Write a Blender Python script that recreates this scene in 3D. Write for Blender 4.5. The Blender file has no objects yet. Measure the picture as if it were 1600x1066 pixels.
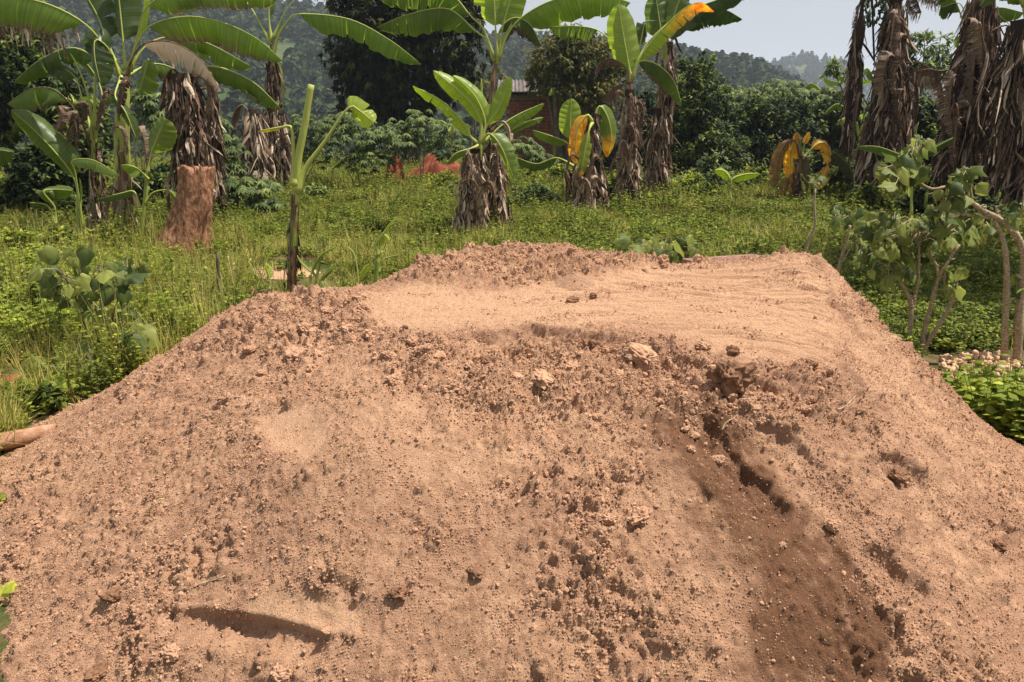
import bpy, math, random
import numpy as np
from mathutils import Vector, Matrix, noise as mnoise

# ------------------------------------------------------------------ camera, world, sun, exposure
S = bpy.context.scene
COL = S.collection
CAM_H = 1.6
PITCH = math.radians(15.34)
F = 1250.0                       # focal length in pixels of the 1600 px wide photograph
cam_d = bpy.data.cameras.new('camera')
cam = bpy.data.objects.new('camera', cam_d)
COL.objects.link(cam)
cam.location = (0, 0, CAM_H)
cam.rotation_euler = (math.pi/2 - PITCH, 0, 0)
cam_d.sensor_width = 36.0
cam_d.lens = 36.0*F/1600.0
cam_d.clip_start = 0.05
cam_d.clip_end = 6000.0
S.camera = cam

SUN_EL, SUN_AZ = math.radians(65), math.radians(88)     # azimuth from +Y (away from camera) towards +X (right)
world = bpy.data.worlds.new("World")
S.world = world
world.use_nodes = True
wn, wl = world.node_tree.nodes, world.node_tree.links
wn.clear()
sky = wn.new('ShaderNodeTexSky')
sky.sky_type = 'NISHITA'
sky.sun_disc = False
sky.sun_elevation = SUN_EL
sky.sun_rotation = SUN_AZ
sky.air_density = 1.0
sky.dust_density = 4.0
sky.ozone_density = 1.0
mixs = wn.new('ShaderNodeMix'); mixs.data_type = 'RGBA'
mixs.inputs[0].default_value = 0.72
mixs.inputs[7].default_value = (7.3, 7.6, 8.1, 1)      # thin even cloud veil over the blue
bg = wn.new('ShaderNodeBackground'); bg.inputs[1].default_value = 0.062
wo = wn.new('ShaderNodeOutputWorld')
wl.new(sky.outputs[0], mixs.inputs[6]); wl.new(mixs.outputs[2], bg.inputs[0]); wl.new(bg.outputs[0], wo.inputs[0])

sd = bpy.data.lights.new('sun', 'SUN'); sun = bpy.data.objects.new('sun', sd); COL.objects.link(sun)
sd.energy = 5.0; sd.angle = math.radians(0.6); sd.color = (1.0, 0.955, 0.88)
SUNDIR = Vector((math.sin(SUN_AZ)*math.cos(SUN_EL), math.cos(SUN_AZ)*math.cos(SUN_EL), math.sin(SUN_EL)))
sun.rotation_euler = SUNDIR.to_track_quat('Z', 'Y').to_euler()
sun.location = SUNDIR*60
S.view_settings.view_transform = 'Standard'
S.view_settings.look = 'None'
S.view_settings.exposure = 0.62
S.view_settings.gamma = 1.0
S.view_settings.use_curve_mapping = False
S.render.engine = 'CYCLES'
S.cycles.max_bounces = 6
S.cycles.diffuse_bounces = 3
S.cycles.transmission_bounces = 4
S.cycles.transparent_max_bounces = 6
S.cycles.volume_bounces = 0
S.cycles.caustics_reflective = False
S.cycles.caustics_refractive = False

# ------------------------------------------------------------------ helpers
ST, CT = math.sin(PITCH), math.cos(PITCH)
def ray(px, py):
    xc = (px-800)/F; yc = -(py-533)/F
    return Vector((xc, CT+yc*ST, -ST+yc*CT))
def at(px, py, d):
    r = ray(px, py); t = d/r.y
    return Vector((r.x*t, d, CAM_H+r.z*t))
def gd(py):                                   # forward distance at which a row meets flat ground
    r = ray(800, py); return -CAM_H/r.z*r.y

def tag(o, label=None, cat=None, group=None, kind=None):
    if label: o['label'] = label
    if cat: o['category'] = cat
    if group: o['group'] = group
    if kind: o['kind'] = kind
    return o
def empty(name, loc, label, cat, group=None):
    o = bpy.data.objects.new(name, None); COL.objects.link(o); o.location = loc
    o.empty_display_size = 0.1
    return tag(o, label, cat, group)
def link(name, mesh, parent=None, loc=None):
    o = bpy.data.objects.new(name, mesh); COL.objects.link(o)
    if parent is not None:
        o.parent = parent
        if loc is None:                       # meshes are written in world space: take the parents' places off
            p = parent; off = Vector((0, 0, 0))
            while p is not None: off -= p.location; p = p.parent
            o.location = off
        else: o.location = loc
    elif loc is not None: o.location = loc
    return o

class MB:
    """collects vertices, faces and per-vertex numbers, builds one mesh"""
    def __init__(s): s.v = []; s.f = []; s.a = {}
    def add(s, vs, fs, **at_):
        o = len(s.v); s.v.extend(vs); s.f.extend([tuple(i+o for i in f) for f in fs])
        for k in set(list(at_)+list(s.a)):
            lst = s.a.setdefault(k, [0.0]*o)
            val = at_.get(k, 0.0)
            lst.extend(list(val) if hasattr(val, '__len__') else [val]*len(vs))
    def mesh(s, name, mat, smooth=True):
        m = bpy.data.meshes.new(name); m.from_pydata([tuple(p) for p in s.v], [], s.f)
        for k, lst in s.a.items():
            m.attributes.new(k, 'FLOAT', 'POINT').data.foreach_set('value', np.array(lst, dtype=np.float32))
        if mat: m.materials.append(mat)
        if smooth: m.polygons.foreach_set('use_smooth', np.ones(len(m.polygons), bool))
        m.update(); return m
    def tube(s, pts, radii, n=8, cap=True, rough=0.0, rnd=None, **at_):
        pts = [Vector(p) for p in pts]; vs = []; fs = []
        ref = Vector((0.13, -1, 0.21)).normalized()
        for i, p in enumerate(pts):
            t = (pts[min(i+1, len(pts)-1)]-pts[max(i-1, 0)])
            t = t.normalized() if t.length > 1e-9 else Vector((0, 0, 1))
            a = t.cross(ref)
            if a.length < .05: a = t.cross(Vector((1, 0, 0)))
            a.normalize(); b = t.cross(a)
            for k in range(n):
                an = 2*math.pi*k/n; r = radii[i]
                if rough: r *= 1+rough*(mnoise.noise(Vector((math.cos(an)*1.3, math.sin(an)*1.3, i*0.6+p.x*3))))
                vs.append(p+(a*math.cos(an)+b*math.sin(an))*r)
        for i in range(len(pts)-1):
            for k in range(n):
                fs.append((i*n+k, i*n+(k+1) % n, (i+1)*n+(k+1) % n, (i+1)*n+k))
        if cap: fs.append(tuple(range(n-1, -1, -1))); fs.append(tuple((len(pts)-1)*n+k for k in range(n)))
        s.add(vs, fs, **at_)

def spline(pts, n):                           # Catmull-Rom through the points, n samples
    P = [Vector(p) for p in pts]
    if len(P) == 2: return [P[0].lerp(P[1], i/(n-1)) for i in range(n)]
    P = [P[0]*2-P[1]]+P+[P[-1]*2-P[-2]]
    L = len(P)-3; out = []
    for i in range(n):
        u = i/(n-1)*L; k = min(int(u), L-1); t = u-k
        a, b, c, d = P[k], P[k+1], P[k+2], P[k+3]
        out.append(0.5*((2*b)+(c-a)*t+(2*a-5*b+4*c-d)*t*t+(3*b-3*c+d-a)*t**3))
    return out
def resample(pts, n):
    L = [0.0]
    for a, b in zip(pts, pts[1:]): L.append(L[-1]+(b-a).length)
    out = []; j = 0
    for i in range(n):
        x = L[-1]*i/(n-1)
        while j < len(L)-2 and L[j+1] < x: j += 1
        f = (x-L[j])/max(1e-9, L[j+1]-L[j]); out.append(pts[j].lerp(pts[j+1], min(1, max(0, f))))
    return out

# ------------------------------------------------------------------ materials
def mat_new(name):
    m = bpy.data.materials.new(name); m.use_nodes = True
    nt = m.node_tree; nt.nodes.clear()
    out = nt.nodes.new('ShaderNodeOutputMaterial')
    return m, nt, out
def N(nt, typ, **kw):
    n = nt.nodes.new(typ)
    for k, v in kw.items(): setattr(n, k, v)
    return n
def attr(nt, name):
    n = nt.nodes.new('ShaderNodeAttribute'); n.attribute_name = name; return n.outputs['Fac']
def mix(nt, fac, a, b):
    n = nt.nodes.new('ShaderNodeMix'); n.data_type = 'RGBA'
    for i, x in ((0, fac), (6, a), (7, b)):
        if hasattr(x, 'node'): nt.links.new(x, n.inputs[i])
        elif i == 0: n.inputs[0].default_value = x
        else: n.inputs[i].default_value = (*x, 1)
    return n.outputs[2]
def ramp(nt, fac, stops):
    n = nt.nodes.new('ShaderNodeValToRGB'); e = n.color_ramp.elements
    while len(e) < len(stops): e.new(0.5)
    for el, (p, c) in zip(e, stops):
        el.position = p; el.color = (*c, 1) if hasattr(c, '__len__') else (c, c, c, 1)
    nt.links.new(fac, n.inputs[0]); return n.outputs[0]
def noise(nt, scale, detail=4, rough=0.55, vec=None, dist=0.0):
    n = nt.nodes.new('ShaderNodeTexNoise'); n.inputs['Scale'].default_value = scale
    n.inputs['Detail'].default_value = detail; n.inputs['Roughness'].default_value = rough
    n.inputs['Distortion'].default_value = dist
    if vec is None:
        g = nt.nodes.new('ShaderNodeNewGeometry'); vec = g.outputs['Position']
    nt.links.new(vec, n.inputs['Vector']); return n.outputs['Fac']
def scaled(nt, sx, sy, sz):
    g = nt.nodes.new('ShaderNodeNewGeometry'); m = nt.nodes.new('ShaderNodeMapping')
    m.inputs['Scale'].default_value = (sx, sy, sz); nt.links.new(g.outputs['Position'], m.inputs['Vector'])
    return m.outputs[0]
def math_(nt, op, a, b=0.0, c=None, clamp=False):
    n = nt.nodes.new('ShaderNodeMath'); n.operation = op; n.use_clamp = clamp
    for i, x in enumerate((a, b) if c is None else (a, b, c)):
        if hasattr(x, 'node'): nt.links.new(x, n.inputs[i])
        else: n.inputs[i].default_value = x
    return n.outputs[0]
def bump(nt, h, dist, strength=1.0, normal=None):
    n = nt.nodes.new('ShaderNodeBump'); n.inputs['Distance'].default_value = dist
    n.inputs['Strength'].default_value = strength; nt.links.new(h, n.inputs['Height'])
    if normal: nt.links.new(normal, n.inputs['Normal'])
    return n.outputs[0]
def principled(nt, out, col, rough=0.8, spec=0.3, normal=None, trans=None, tfac=0.3):
    p = nt.nodes.new('ShaderNodeBsdfPrincipled')
    if hasattr(col, 'node'): nt.links.new(col, p.inputs['Base Color'])
    else: p.inputs['Base Color'].default_value = (*col, 1)
    if hasattr(rough, 'node'): nt.links.new(rough, p.inputs['Roughness'])
    else: p.inputs['Roughness'].default_value = rough
    p.inputs['Specular IOR Level'].default_value = spec
    if normal: nt.links.new(normal, p.inputs['Normal'])
    if trans is None: nt.links.new(p.outputs[0], out.inputs[0]); return p
    t = nt.nodes.new('ShaderNodeBsdfTranslucent'); nt.links.new(trans, t.inputs[0])
    if normal: nt.links.new(normal, t.inputs['Normal'])
    m = nt.nodes.new('ShaderNodeMixShader')
    if hasattr(tfac, 'node'): nt.links.new(tfac, m.inputs[0])
    else: m.inputs[0].default_value = tfac
    nt.links.new(p.outputs[0], m.inputs[1]); nt.links.new(t.outputs[0], m.inputs[2])
    nt.links.new(m.outputs[0], out.inputs[0]); return p

def sand_material():
    m, nt, out = mat_new('sand')
    big = noise(nt, 2.2, 5, 0.6); mid = noise(nt, 16, 5, 0.65); fin = noise(nt, 150, 4, 0.7)
    grain = noise(nt, 420, 2, 0.6)
    c = ramp(nt, mid, [(0.25, (0.26, 0.138, 0.080)), (0.5, (0.46, 0.262, 0.156)), (0.75, (0.63, 0.385, 0.235))])
    c = mix(nt, ramp(nt, big, [(0.42, 0.0), (0.62, 0.6)]), c, (0.36, 0.195, 0.122))
    c = mix(nt, attr(nt, 'smooth'), c, (0.55, 0.325, 0.195))
    c = mix(nt, math_(nt, 'MULTIPLY', attr(nt, 'fresh_shade'), 0.55), c, (0.27, 0.15, 0.10))  # freshly sifted sand, plus shade painted on the scarp faces
    c = mix(nt, attr(nt, 'damp'), c, (0.150, 0.070, 0.036))
    g = ramp(nt, fin, [(0.3, 0.60), (0.5, 1.0), (0.72, 1.28)])
    mm = nt.nodes.new('ShaderNodeMix'); mm.data_type = 'RGBA'; mm.blend_type = 'MULTIPLY'
    mm.inputs[0].default_value = 0.75; nt.links.new(c, mm.inputs[6]); nt.links.new(g, mm.inputs[7])
    h = math_(nt, 'ADD', fin, math_(nt, 'MULTIPLY', grain, 0.5))
    bn = bump(nt, h, 0.009, 1.0)
    principled(nt, out, mm.outputs[2], 0.95, 0.12, bn)
    return m
def clod_material():
    m, nt, out = mat_new('sand_clod')
    mid = noise(nt, 30, 5, 0.65); fin = noise(nt, 170, 4, 0.7)
    c = ramp(nt, mid, [(0.3, (0.33, 0.183, 0.110)), (0.55, (0.46, 0.265, 0.160)), (0.75, (0.60, 0.37, 0.228))])
    info = N(nt, 'ShaderNodeObjectInfo')
    c = mix(nt, math_(nt, 'MULTIPLY', info.outputs['Random'], 0.5), c, (0.38, 0.22, 0.14))
    principled(nt, out, c, 0.95, 0.12, bump(nt, fin, 0.004, 0.6)); return m
def banana_leaf_material():
    m, nt, out = mat_new('banana_leaf')
    tone, dry, yel, u = attr(nt, 'tone'), attr(nt, 'dry'), attr(nt, 'yel'), attr(nt, 'u')
    nz = noise(nt, 9, 4, 0.6); n2 = noise(nt, 45, 4, 0.7)
    w = N(nt, 'ShaderNodeTexNoise'); w.noise_dimensions = '1D'; w.inputs['Scale'].default_value = 60; w.inputs['Detail'].default_value = 3
    nt.links.new(u, w.inputs['W']); vein = w.outputs['Fac']
    g = ramp(nt, tone, [(0.0, (0.026, 0.045, 0.010)), (0.45, (0.125, 0.165, 0.034)), (0.75, (0.23, 0.29, 0.045)), (1.0, (0.36, 0.40, 0.06))])
    g2 = ramp(nt, vein, [(0.35, 0.72), (0.5, 1.0), (0.66, 1.28)])
    mm = nt.nodes.new('ShaderNodeMix'); mm.data_type = 'RGBA'; mm.blend_type = 'MULTIPLY'; mm.inputs[0].default_value = 0.6
    nt.links.new(g, mm.inputs[6]); nt.links.new(g2, mm.inputs[7]); c = mm.outputs[2]
    y = ramp(nt, nz, [(0.3, (0.42, 0.14, 0.02)), (0.48, (0.72, 0.34, 0.035)), (0.62, (0.80, 0.52, 0.06))])
    c = mix(nt, yel, c, y)
    dn = math_(nt, 'ADD', math_(nt, 'MULTIPLY', vein, 0.7), math_(nt, 'MULTIPLY', n2, 0.5))
    dn = math_(nt, 'ADD', dn, math_(nt, 'MULTIPLY_ADD', tone, 0.6, -0.45))
    dcol = ramp(nt, dn, [(0.2, (0.045, 0.026, 0.017)), (0.45, (0.16, 0.10, 0.066)), (0.62, (0.34, 0.245, 0.17)), (0.85, (0.60, 0.48, 0.36))])
    c = mix(nt, dry, c, dcol)
    spots = ramp(nt, n2, [(0.68, 0.0), (0.74, 1.0)])
    c = mix(nt, math_(nt, 'MULTIPLY', spots, 0.5), c, (0.16, 0.11, 0.04))
    tr = N(nt, 'ShaderNodeHueSaturation'); tr.inputs['Saturation'].default_value = 1.15; tr.inputs['Value'].default_value = 2.7
    nt.links.new(c, tr.inputs['Color'])
    tf = math_(nt, 'MULTIPLY_ADD', dry, -0.28, 0.44)
    ro = math_(nt, 'MULTIPLY_ADD', dry, 0.45, 0.38)
    principled(nt, out, c, ro, 0.45, bump(nt, vein, 0.006, 0.5), tr.outputs[0], tf)
    return m
def stem_material():
    m, nt, out = mat_new('banana_stem')
    tone, dry = attr(nt, 'tone'), attr(nt, 'dry')
    v = scaled(nt, 14, 14, 2.2); n1 = noise(nt, 1.6, 5, 0.65, v); n2 = noise(nt, 1.0, 4, 0.6, scaled(nt, 45, 45, 3))
    c = ramp(nt, tone, [(0.0, (0.055, 0.085, 0.02)), (0.5, (0.19, 0.235, 0.045)), (1.0, (0.42, 0.45, 0.09))])
    br = ramp(nt, n2, [(0.3, (0.035, 0.02, 0.014)), (0.5, (0.15, 0.075, 0.04)), (0.62, (0.30, 0.17, 0.07)), (0.78, (0.48, 0.38, 0.28))])
    f = math_(nt, 'ADD', dry, math_(nt, 'MULTIPLY_ADD', n1, 1.6, -0.8))
    f = ramp(nt, f, [(0.42, 0.0), (0.55, 1.0)])
    f2 = math_(nt, 'MULTIPLY', f, math_(nt, 'MULTIPLY', dry, 3.0, clamp=True), clamp=True)
    c = mix(nt, f2, c, br)
    principled(nt, out, c, 0.55, 0.35, bump(nt, n2, 0.01, 0.6)); return m
def dead_material():
    m, nt, out = mat_new('dead_leaf')
    tone = attr(nt, 'tone'); n2 = noise(nt, 40, 4, 0.7)
    t = math_(nt, 'ADD', tone, math_(nt, 'MULTIPLY_ADD', n2, 0.8, -0.4))
    c = ramp(nt, t, [(0.08, (0.045, 0.026, 0.017)), (0.35, (0.17, 0.105, 0.068)), (0.60, (0.38, 0.27, 0.19)), (0.9, (0.68, 0.54, 0.40))])
    principled(nt, out, c, 0.85, 0.15, bump(nt, n2, 0.008, 0.6), c, 0.12); return m
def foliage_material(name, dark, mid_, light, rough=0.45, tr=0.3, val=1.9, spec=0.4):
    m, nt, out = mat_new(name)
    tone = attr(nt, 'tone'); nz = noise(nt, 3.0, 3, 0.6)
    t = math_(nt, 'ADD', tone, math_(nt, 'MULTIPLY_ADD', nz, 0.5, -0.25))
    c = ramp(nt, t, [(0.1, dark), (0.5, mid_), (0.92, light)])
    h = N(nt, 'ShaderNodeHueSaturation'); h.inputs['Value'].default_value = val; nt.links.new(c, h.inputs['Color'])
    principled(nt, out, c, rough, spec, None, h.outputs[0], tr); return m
def bark_material(name, a, b, c_, sc=30, stretch=0.35, bd=0.01):
    m, nt, out = mat_new(name)
    n1 = noise(nt, sc, 5, 0.65, scaled(nt, 1, 1, stretch)); n2 = noise(nt, sc*4, 3, 0.6)
    c = ramp(nt, n1, [(0.32, a), (0.5, b), (0.7, c_)])
    principled(nt, out, c, 0.85, 0.2, bump(nt, math_(nt, 'ADD', n1, math_(nt, 'MULTIPLY', n2, 0.4)), bd, 0.9)); return m
def plain(name, col, rough=0.7, var=0.25, sc=20, spec=0.3):
    m, nt, out = mat_new(name); n1 = noise(nt, sc, 4, 0.6)
    lo = tuple(x*(1-var) for x in col); hi = tuple(min(1, x*(1+var)) for x in col)
    principled(nt, out, ramp(nt, n1, [(0.3, lo), (0.7, hi)]), rough, spec, bump(nt, n1, 0.004, 0.5)); return m
def ground_material():
    m, nt, out = mat_new('ground_soil')
    n1 = noise(nt, 0.9, 5, 0.6); n2 = noise(nt, 9, 5, 0.7); n3 = noise(nt, 60, 3, 0.6)
    soil = ramp(nt, n2, [(0.3, (0.12, 0.065, 0.035)), (0.6, (0.25, 0.14, 0.075)), (0.8, (0.36, 0.21, 0.12))])
    gr = ramp(nt, n2, [(0.3, (0.030, 0.048, 0.012)), (0.7, (0.075, 0.10, 0.025))])
    c = mix(nt, ramp(nt, n1, [(0.42, 1.0), (0.62, 0.35)]), soil, gr)
    principled(nt, out, c, 0.95, 0.1, bump(nt, math_(nt, 'ADD', n2, n3), 0.03, 0.8)); return m
def hill_material():
    m, nt, out = mat_new('hillside')
    n1 = noise(nt, 0.028, 5, 0.6); n2 = noise(nt, 0.12, 5, 0.7)
    c = ramp(nt, n1, [(0.35, (0.028, 0.05, 0.018)), (0.52, (0.06, 0.09, 0.03)), (0.62, (0.12, 0.135, 0.05)), (0.72, (0.26, 0.13, 0.07))])
    c = mix(nt, math_(nt, 'MULTIPLY', n2, 0.8), c, (0.035, 0.055, 0.02))
    principled(nt, out, c, 0.95, 0.1); return m

M = {}
M['sand'] = sand_material(); M['clod'] = clod_material()
M['darkclod'] = plain('damp_clod', (0.20, 0.105, 0.06), 0.95, 0.45, 40, 0.1)
M['bleaf'] = banana_leaf_material(); M['bstem'] = stem_material(); M['dead'] = dead_material()
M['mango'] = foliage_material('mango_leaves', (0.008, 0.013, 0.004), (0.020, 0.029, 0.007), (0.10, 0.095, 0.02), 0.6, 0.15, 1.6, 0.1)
M['olive'] = foliage_material('olive_tree_leaves', (0.03, 0.037, 0.010), (0.095, 0.10, 0.024), (0.25, 0.21, 0.05), 0.55, 0.28, 1.8, 0.2)
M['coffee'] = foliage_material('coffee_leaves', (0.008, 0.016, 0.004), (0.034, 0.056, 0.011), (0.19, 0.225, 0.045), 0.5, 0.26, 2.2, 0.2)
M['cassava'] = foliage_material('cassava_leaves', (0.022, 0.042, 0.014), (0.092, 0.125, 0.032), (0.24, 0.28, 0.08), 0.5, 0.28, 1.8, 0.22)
M['herb'] = foliage_material('herb_leaves', (0.020, 0.036, 0.006), (0.125, 0.155, 0.018), (0.40, 0.41, 0.05), 0.6, 0.34, 1.8, 0.18)
M['grass'] = foliage_material('grass_blades', (0.040, 0.052, 0.009), (0.20, 0.195, 0.028), (0.55, 0.47, 0.15), 0.6, 0.36, 1.8, 0.18)
M['bright'] = foliage_material('bright_herb_leaves', (0.035, 0.065, 0.008), (0.19, 0.235, 0.022), (0.50, 0.52, 0.07), 0.55, 0.36, 1.8, 0.2)
M['jat'] = foliage_material('broad_shrub_leaves', (0.022, 0.040, 0.012), (0.085, 0.112, 0.024), (0.26, 0.28, 0.06), 0.55, 0.32, 2.2, 0.2)
M['far'] = foliage_material('hill_forest_leaves', (0.018, 0.032, 0.012), (0.042, 0.062, 0.022), (0.10, 0.115, 0.04), 0.8, 0.15, 1.5, 0.1)
M['straw'] = plain('dry_straw', (0.50, 0.40, 0.20), 0.8, 0.3, 40)
M['bark'] = bark_material('brown_bark', (0.035, 0.025, 0.018), (0.10, 0.075, 0.05), (0.20, 0.16, 0.12), 12)
M['palebark'] = bark_material('pale_shrub_bark', (0.17, 0.115, 0.06), (0.36, 0.27, 0.16), (0.55, 0.46, 0.32), 55, 1.6, 0.006)
M['stump'] = bark_material('cut_banana_stump', (0.09, 0.036, 0.018), (0.30, 0.135, 0.070), (0.56, 0.33, 0.19), 26, 0.5, 0.035)
M['ground'] = ground_material(); M['hill'] = hill_material()
M['redsoil'] = plain('red_soil', (0.22, 0.065, 0.035), 0.95, 0.35, 7, 0.05)
M['brick'] = plain('fired_brick', (0.25, 0.095, 0.06), 0.9, 0.4, 6, 0.1)
M['mortar'] = plain('mortar', (0.30, 0.22, 0.17), 0.95, 0.2, 12, 0.1)
M['tin'] = plain('weathered_roof_sheet', (0.16, 0.13, 0.115), 0.6, 0.5, 5, 0.3)
M['white'] = plain('pale_wall', (0.62, 0.62, 0.60), 0.8, 0.1, 2)
M['darkwin'] = plain('dark_window', (0.04, 0.045, 0.05), 0.3, 0.1, 2)
M['stone'] = plain('pale_orange_stone', (0.52, 0.33, 0.20), 0.85, 0.4, 18)
M['log'] = bark_material('reddish_log', (0.20, 0.09, 0.05), (0.36, 0.18, 0.10), (0.50, 0.29, 0.18), 14, 1.0, 0.006)
M['board'] = bark_material('old_board', (0.13, 0.07, 0.05), (0.24, 0.13, 0.10), (0.34, 0.2, 0.15), 18, 1.0, 0.004)
M['fruit'] = plain('green_banana_skin', (0.035, 0.06, 0.018), 0.45, 0.3, 8, 0.4)

# ------------------------------------------------------------------ numpy noise and heightfields
_rs = np.random.RandomState(7)
_perm = _rs.permutation(512).astype(np.int64); _perm = np.concatenate([_perm]*3)
_grad = _rs.uniform(0, 2*math.pi, 512); _gx, _gy = np.cos(_grad), np.sin(_grad)
def pnoise(x, y):
    xi = np.floor(x).astype(np.int64); yi = np.floor(y).astype(np.int64)
    xf, yf = x-xi, y-yi
    def g(a, b, dx, dy):
        h = _perm[_perm[(xi+a) & 511]+((yi+b) & 511)]
        return _gx[h]*dx+_gy[h]*dy
    u = xf**3*(xf*(xf*6-15)+10); v = yf**3*(yf*(yf*6-15)+10)
    a = g(0, 0, xf, yf)*(1-u)+g(1, 0, xf-1, yf)*u
    b = g(0, 1, xf, yf-1)*(1-u)+g(1, 1, xf-1, yf-1)*u
    return (a*(1-v)+b*v)*1.5
def sstep(a, b, x):
    t = np.clip((x-a)/(b-a), 0, 1); return t*t*(3-2*t)
def grid_mesh(name, X, Y, Z, mat, attrs=None, smooth=True):
    ny, nx = X.shape
    co = np.stack([X, Y, Z], -1).reshape(-1, 3).astype(np.float32)
    idx = np.arange(nx*ny).reshape(ny, nx)
    q = np.stack([idx[:-1, :-1], idx[:-1, 1:], idx[1:, 1:], idx[1:, :-1]], -1).reshape(-1, 4).astype(np.int32)
    m = bpy.data.meshes.new(name); m.vertices.add(len(co)); m.vertices.foreach_set('co', co.ravel())
    m.loops.add(q.size); m.loops.foreach_set('vertex_index', q.ravel())
    m.polygons.add(len(q)); m.polygons.foreach_set('loop_start', np.arange(0, q.size, 4, dtype=np.int32))
    m.polygons.foreach_set('loop_total', np.full(len(q), 4, dtype=np.int32))
    if smooth: m.polygons.foreach_set('use_smooth', np.ones(len(q), bool))
    for k, a in (attrs or {}).items():
        m.attributes.new(k, 'FLOAT', 'POINT').data.foreach_set('value', a.ravel().astype(np.float32))
    m.update(calc_edges=True); m.validate(); m.materials.append(mat); return m

# mound control points: (pixel x, pixel y, height above ground)
def cp(px, py, z):
    r = ray(px, py); t = (z-CAM_H)/r.z; return (r.x*t, r.y*t, z)
CP = []
sil = [(-60, 790, .0), (0, 738, .04), (60, 695, .09), (110, 655, .16), (170, 605, .26), (240, 566, .36), (300, 530, .48), (370, 488, .60), (410, 468, .68),
       (470, 458, .77), (540, 450, .80), (600, 442, .84), (650, 408, .90), (730, 392, .94), (800, 383, .96), (890, 388, .95), (960, 402, .90), (1040, 413, .87),
       (1090, 413, .85), (1170, 411, .84), (1265, 409, .84), (1312, 428, .82), (1342, 472, .75), (1380, 515, .66), (1440, 570, .50), (1500, 625, .35),
       (1550, 672, .24), (1600, 715, .14), (1660, 760, .05)]
for s_ in sil: CP.append(cp(*s_))
sil_w = [cp(*s_) for s_ in sil]
cx0, cy0 = 0.1, 3.0
for (x, y, z) in sil_w:                        # the far side falls away at the sand's own slope
    if z < 0.3: dx, dy = (x-cx0), (y-cy0)*0.5
    else: dx, dy = (x-cx0)*0.35, 1.0
    L = math.hypot(dx, dy); dx, dy = dx/L, dy/L
    if z > .5: CP.append((x+dx*.5, y+dy*.5, z-.26))
    CP.append((x+dx*(z/0.6+.12), y+dy*(z/0.6+.12), -0.02)); CP.append((x+dx*(z/0.6+.9), y+dy*(z/.6+.9), -0.3))
for p in [(620, 500, .81), (700, 528, .79), (800, 520, .80), (900, 508, .82), (1000, 530, .79), (1100, 560, .76), (1200, 578, .74), (1290, 590, .70), (800, 440, .87), (1000, 450, .84),
          (1200, 450, .82), (600, 460, .83), (700, 460, .84), (700, 590, .72), (900, 590, .73), (1050, 620, .68),
          (800, 650, .66), (800, 800, .48), (800, 950, .30), (800, 1066, .18), (800, 1200, .02),
          (560, 560, .73), (460, 520, .72), (400, 600, .60), (300, 650, .47), (200, 750, .30), (420, 720, .52), (560, 700, .61), (560, 850, .41), (560, 1000, .235),
          (100, 850, .14), (0, 860, .05), (300, 850, .32), (300, 1000, .17), (100, 1050, .06), (0, 1000, .0), (0, 1100, -.02), (300, 1150, .0), (560, 1180, .02),
          (1050, 700, .60), (1050, 850, .42), (1050, 1000, .245), (1050, 1180, .03), (1200, 640, .67), (1330, 600, .68), (1380, 680, .56), (1300, 760, .49), (1300, 900, .325), (1300, 1030, .18), (1300, 1170, .02),
          (1450, 700, .46), (1450, 830, .33), (1450, 1000, .18), (1450, 1150, .0), (1600, 850, .15), (1600, 1000, .07), (1600, 1120, -.02), (1750, 900, -.05), (-150, 900, -.2), (-150, 1100, -.2)]:
    CP.append(cp(*p))
for x in np.linspace(-3.2, 3.4, 8): CP.append((x, 1.0, -.25)); 
CP += [(-3.3, 2.2, -.35), (-3.4, 3.6, -.3), (3.4, 2.2, -.35), (3.5, 3.6, -.3), (-3.4, 5.6, -.5), (3.5, 5.6, -.5), (0, 7.2, -.7)]
CPa = np.array(CP)
def tps_fit(P, lam=2e-3):
    n = len(P); d2 = ((P[:, None, :2]-P[None, :, :2])**2).sum(-1)
    K = 0.5*d2*np.log(d2+1e-12)+lam*np.eye(n)
    A = np.zeros((n+3, n+3)); A[:n, :n] = K; A[:n, n] = 1; A[:n, n+1:] = P[:, :2]; A[n, :n] = 1; A[n+1:, :n] = P[:, :2].T
    return np.linalg.solve(A, np.concatenate([P[:, 2], [0, 0, 0]]))
TPS = tps_fit(CPa)
def base_h(x, y):
    x = np.asarray(x, float); y = np.asarray(y, float)
    r = TPS[len(CPa)]+TPS[len(CPa)+1]*x+TPS[len(CPa)+2]*y
    for i, (a, b, _) in enumerate(CPa):
        d2 = (x-a)**2+(y-b)**2; r = r+TPS[i]*0.5*d2*np.log(d2+1e-12)
    return r
def hit(px, py):                               # where a ray first meets the bare mound
    r = ray(px, py); t = np.linspace(1.2, 7.5, 1500)
    x, y, z = r.x*t, r.y*t, CAM_H+r.z*t; h = base_h(x, y); k = np.argmax(z < h)
    return (x[k], y[k]) if (z < h).any() else None

GX0, GX1, GY0, GY1, GS = -2.95, 3.05, 1.42, 5.75, 0.0062
xs = np.arange(GX0, GX1, GS); ys = np.arange(GY0, GY1, GS)
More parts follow.
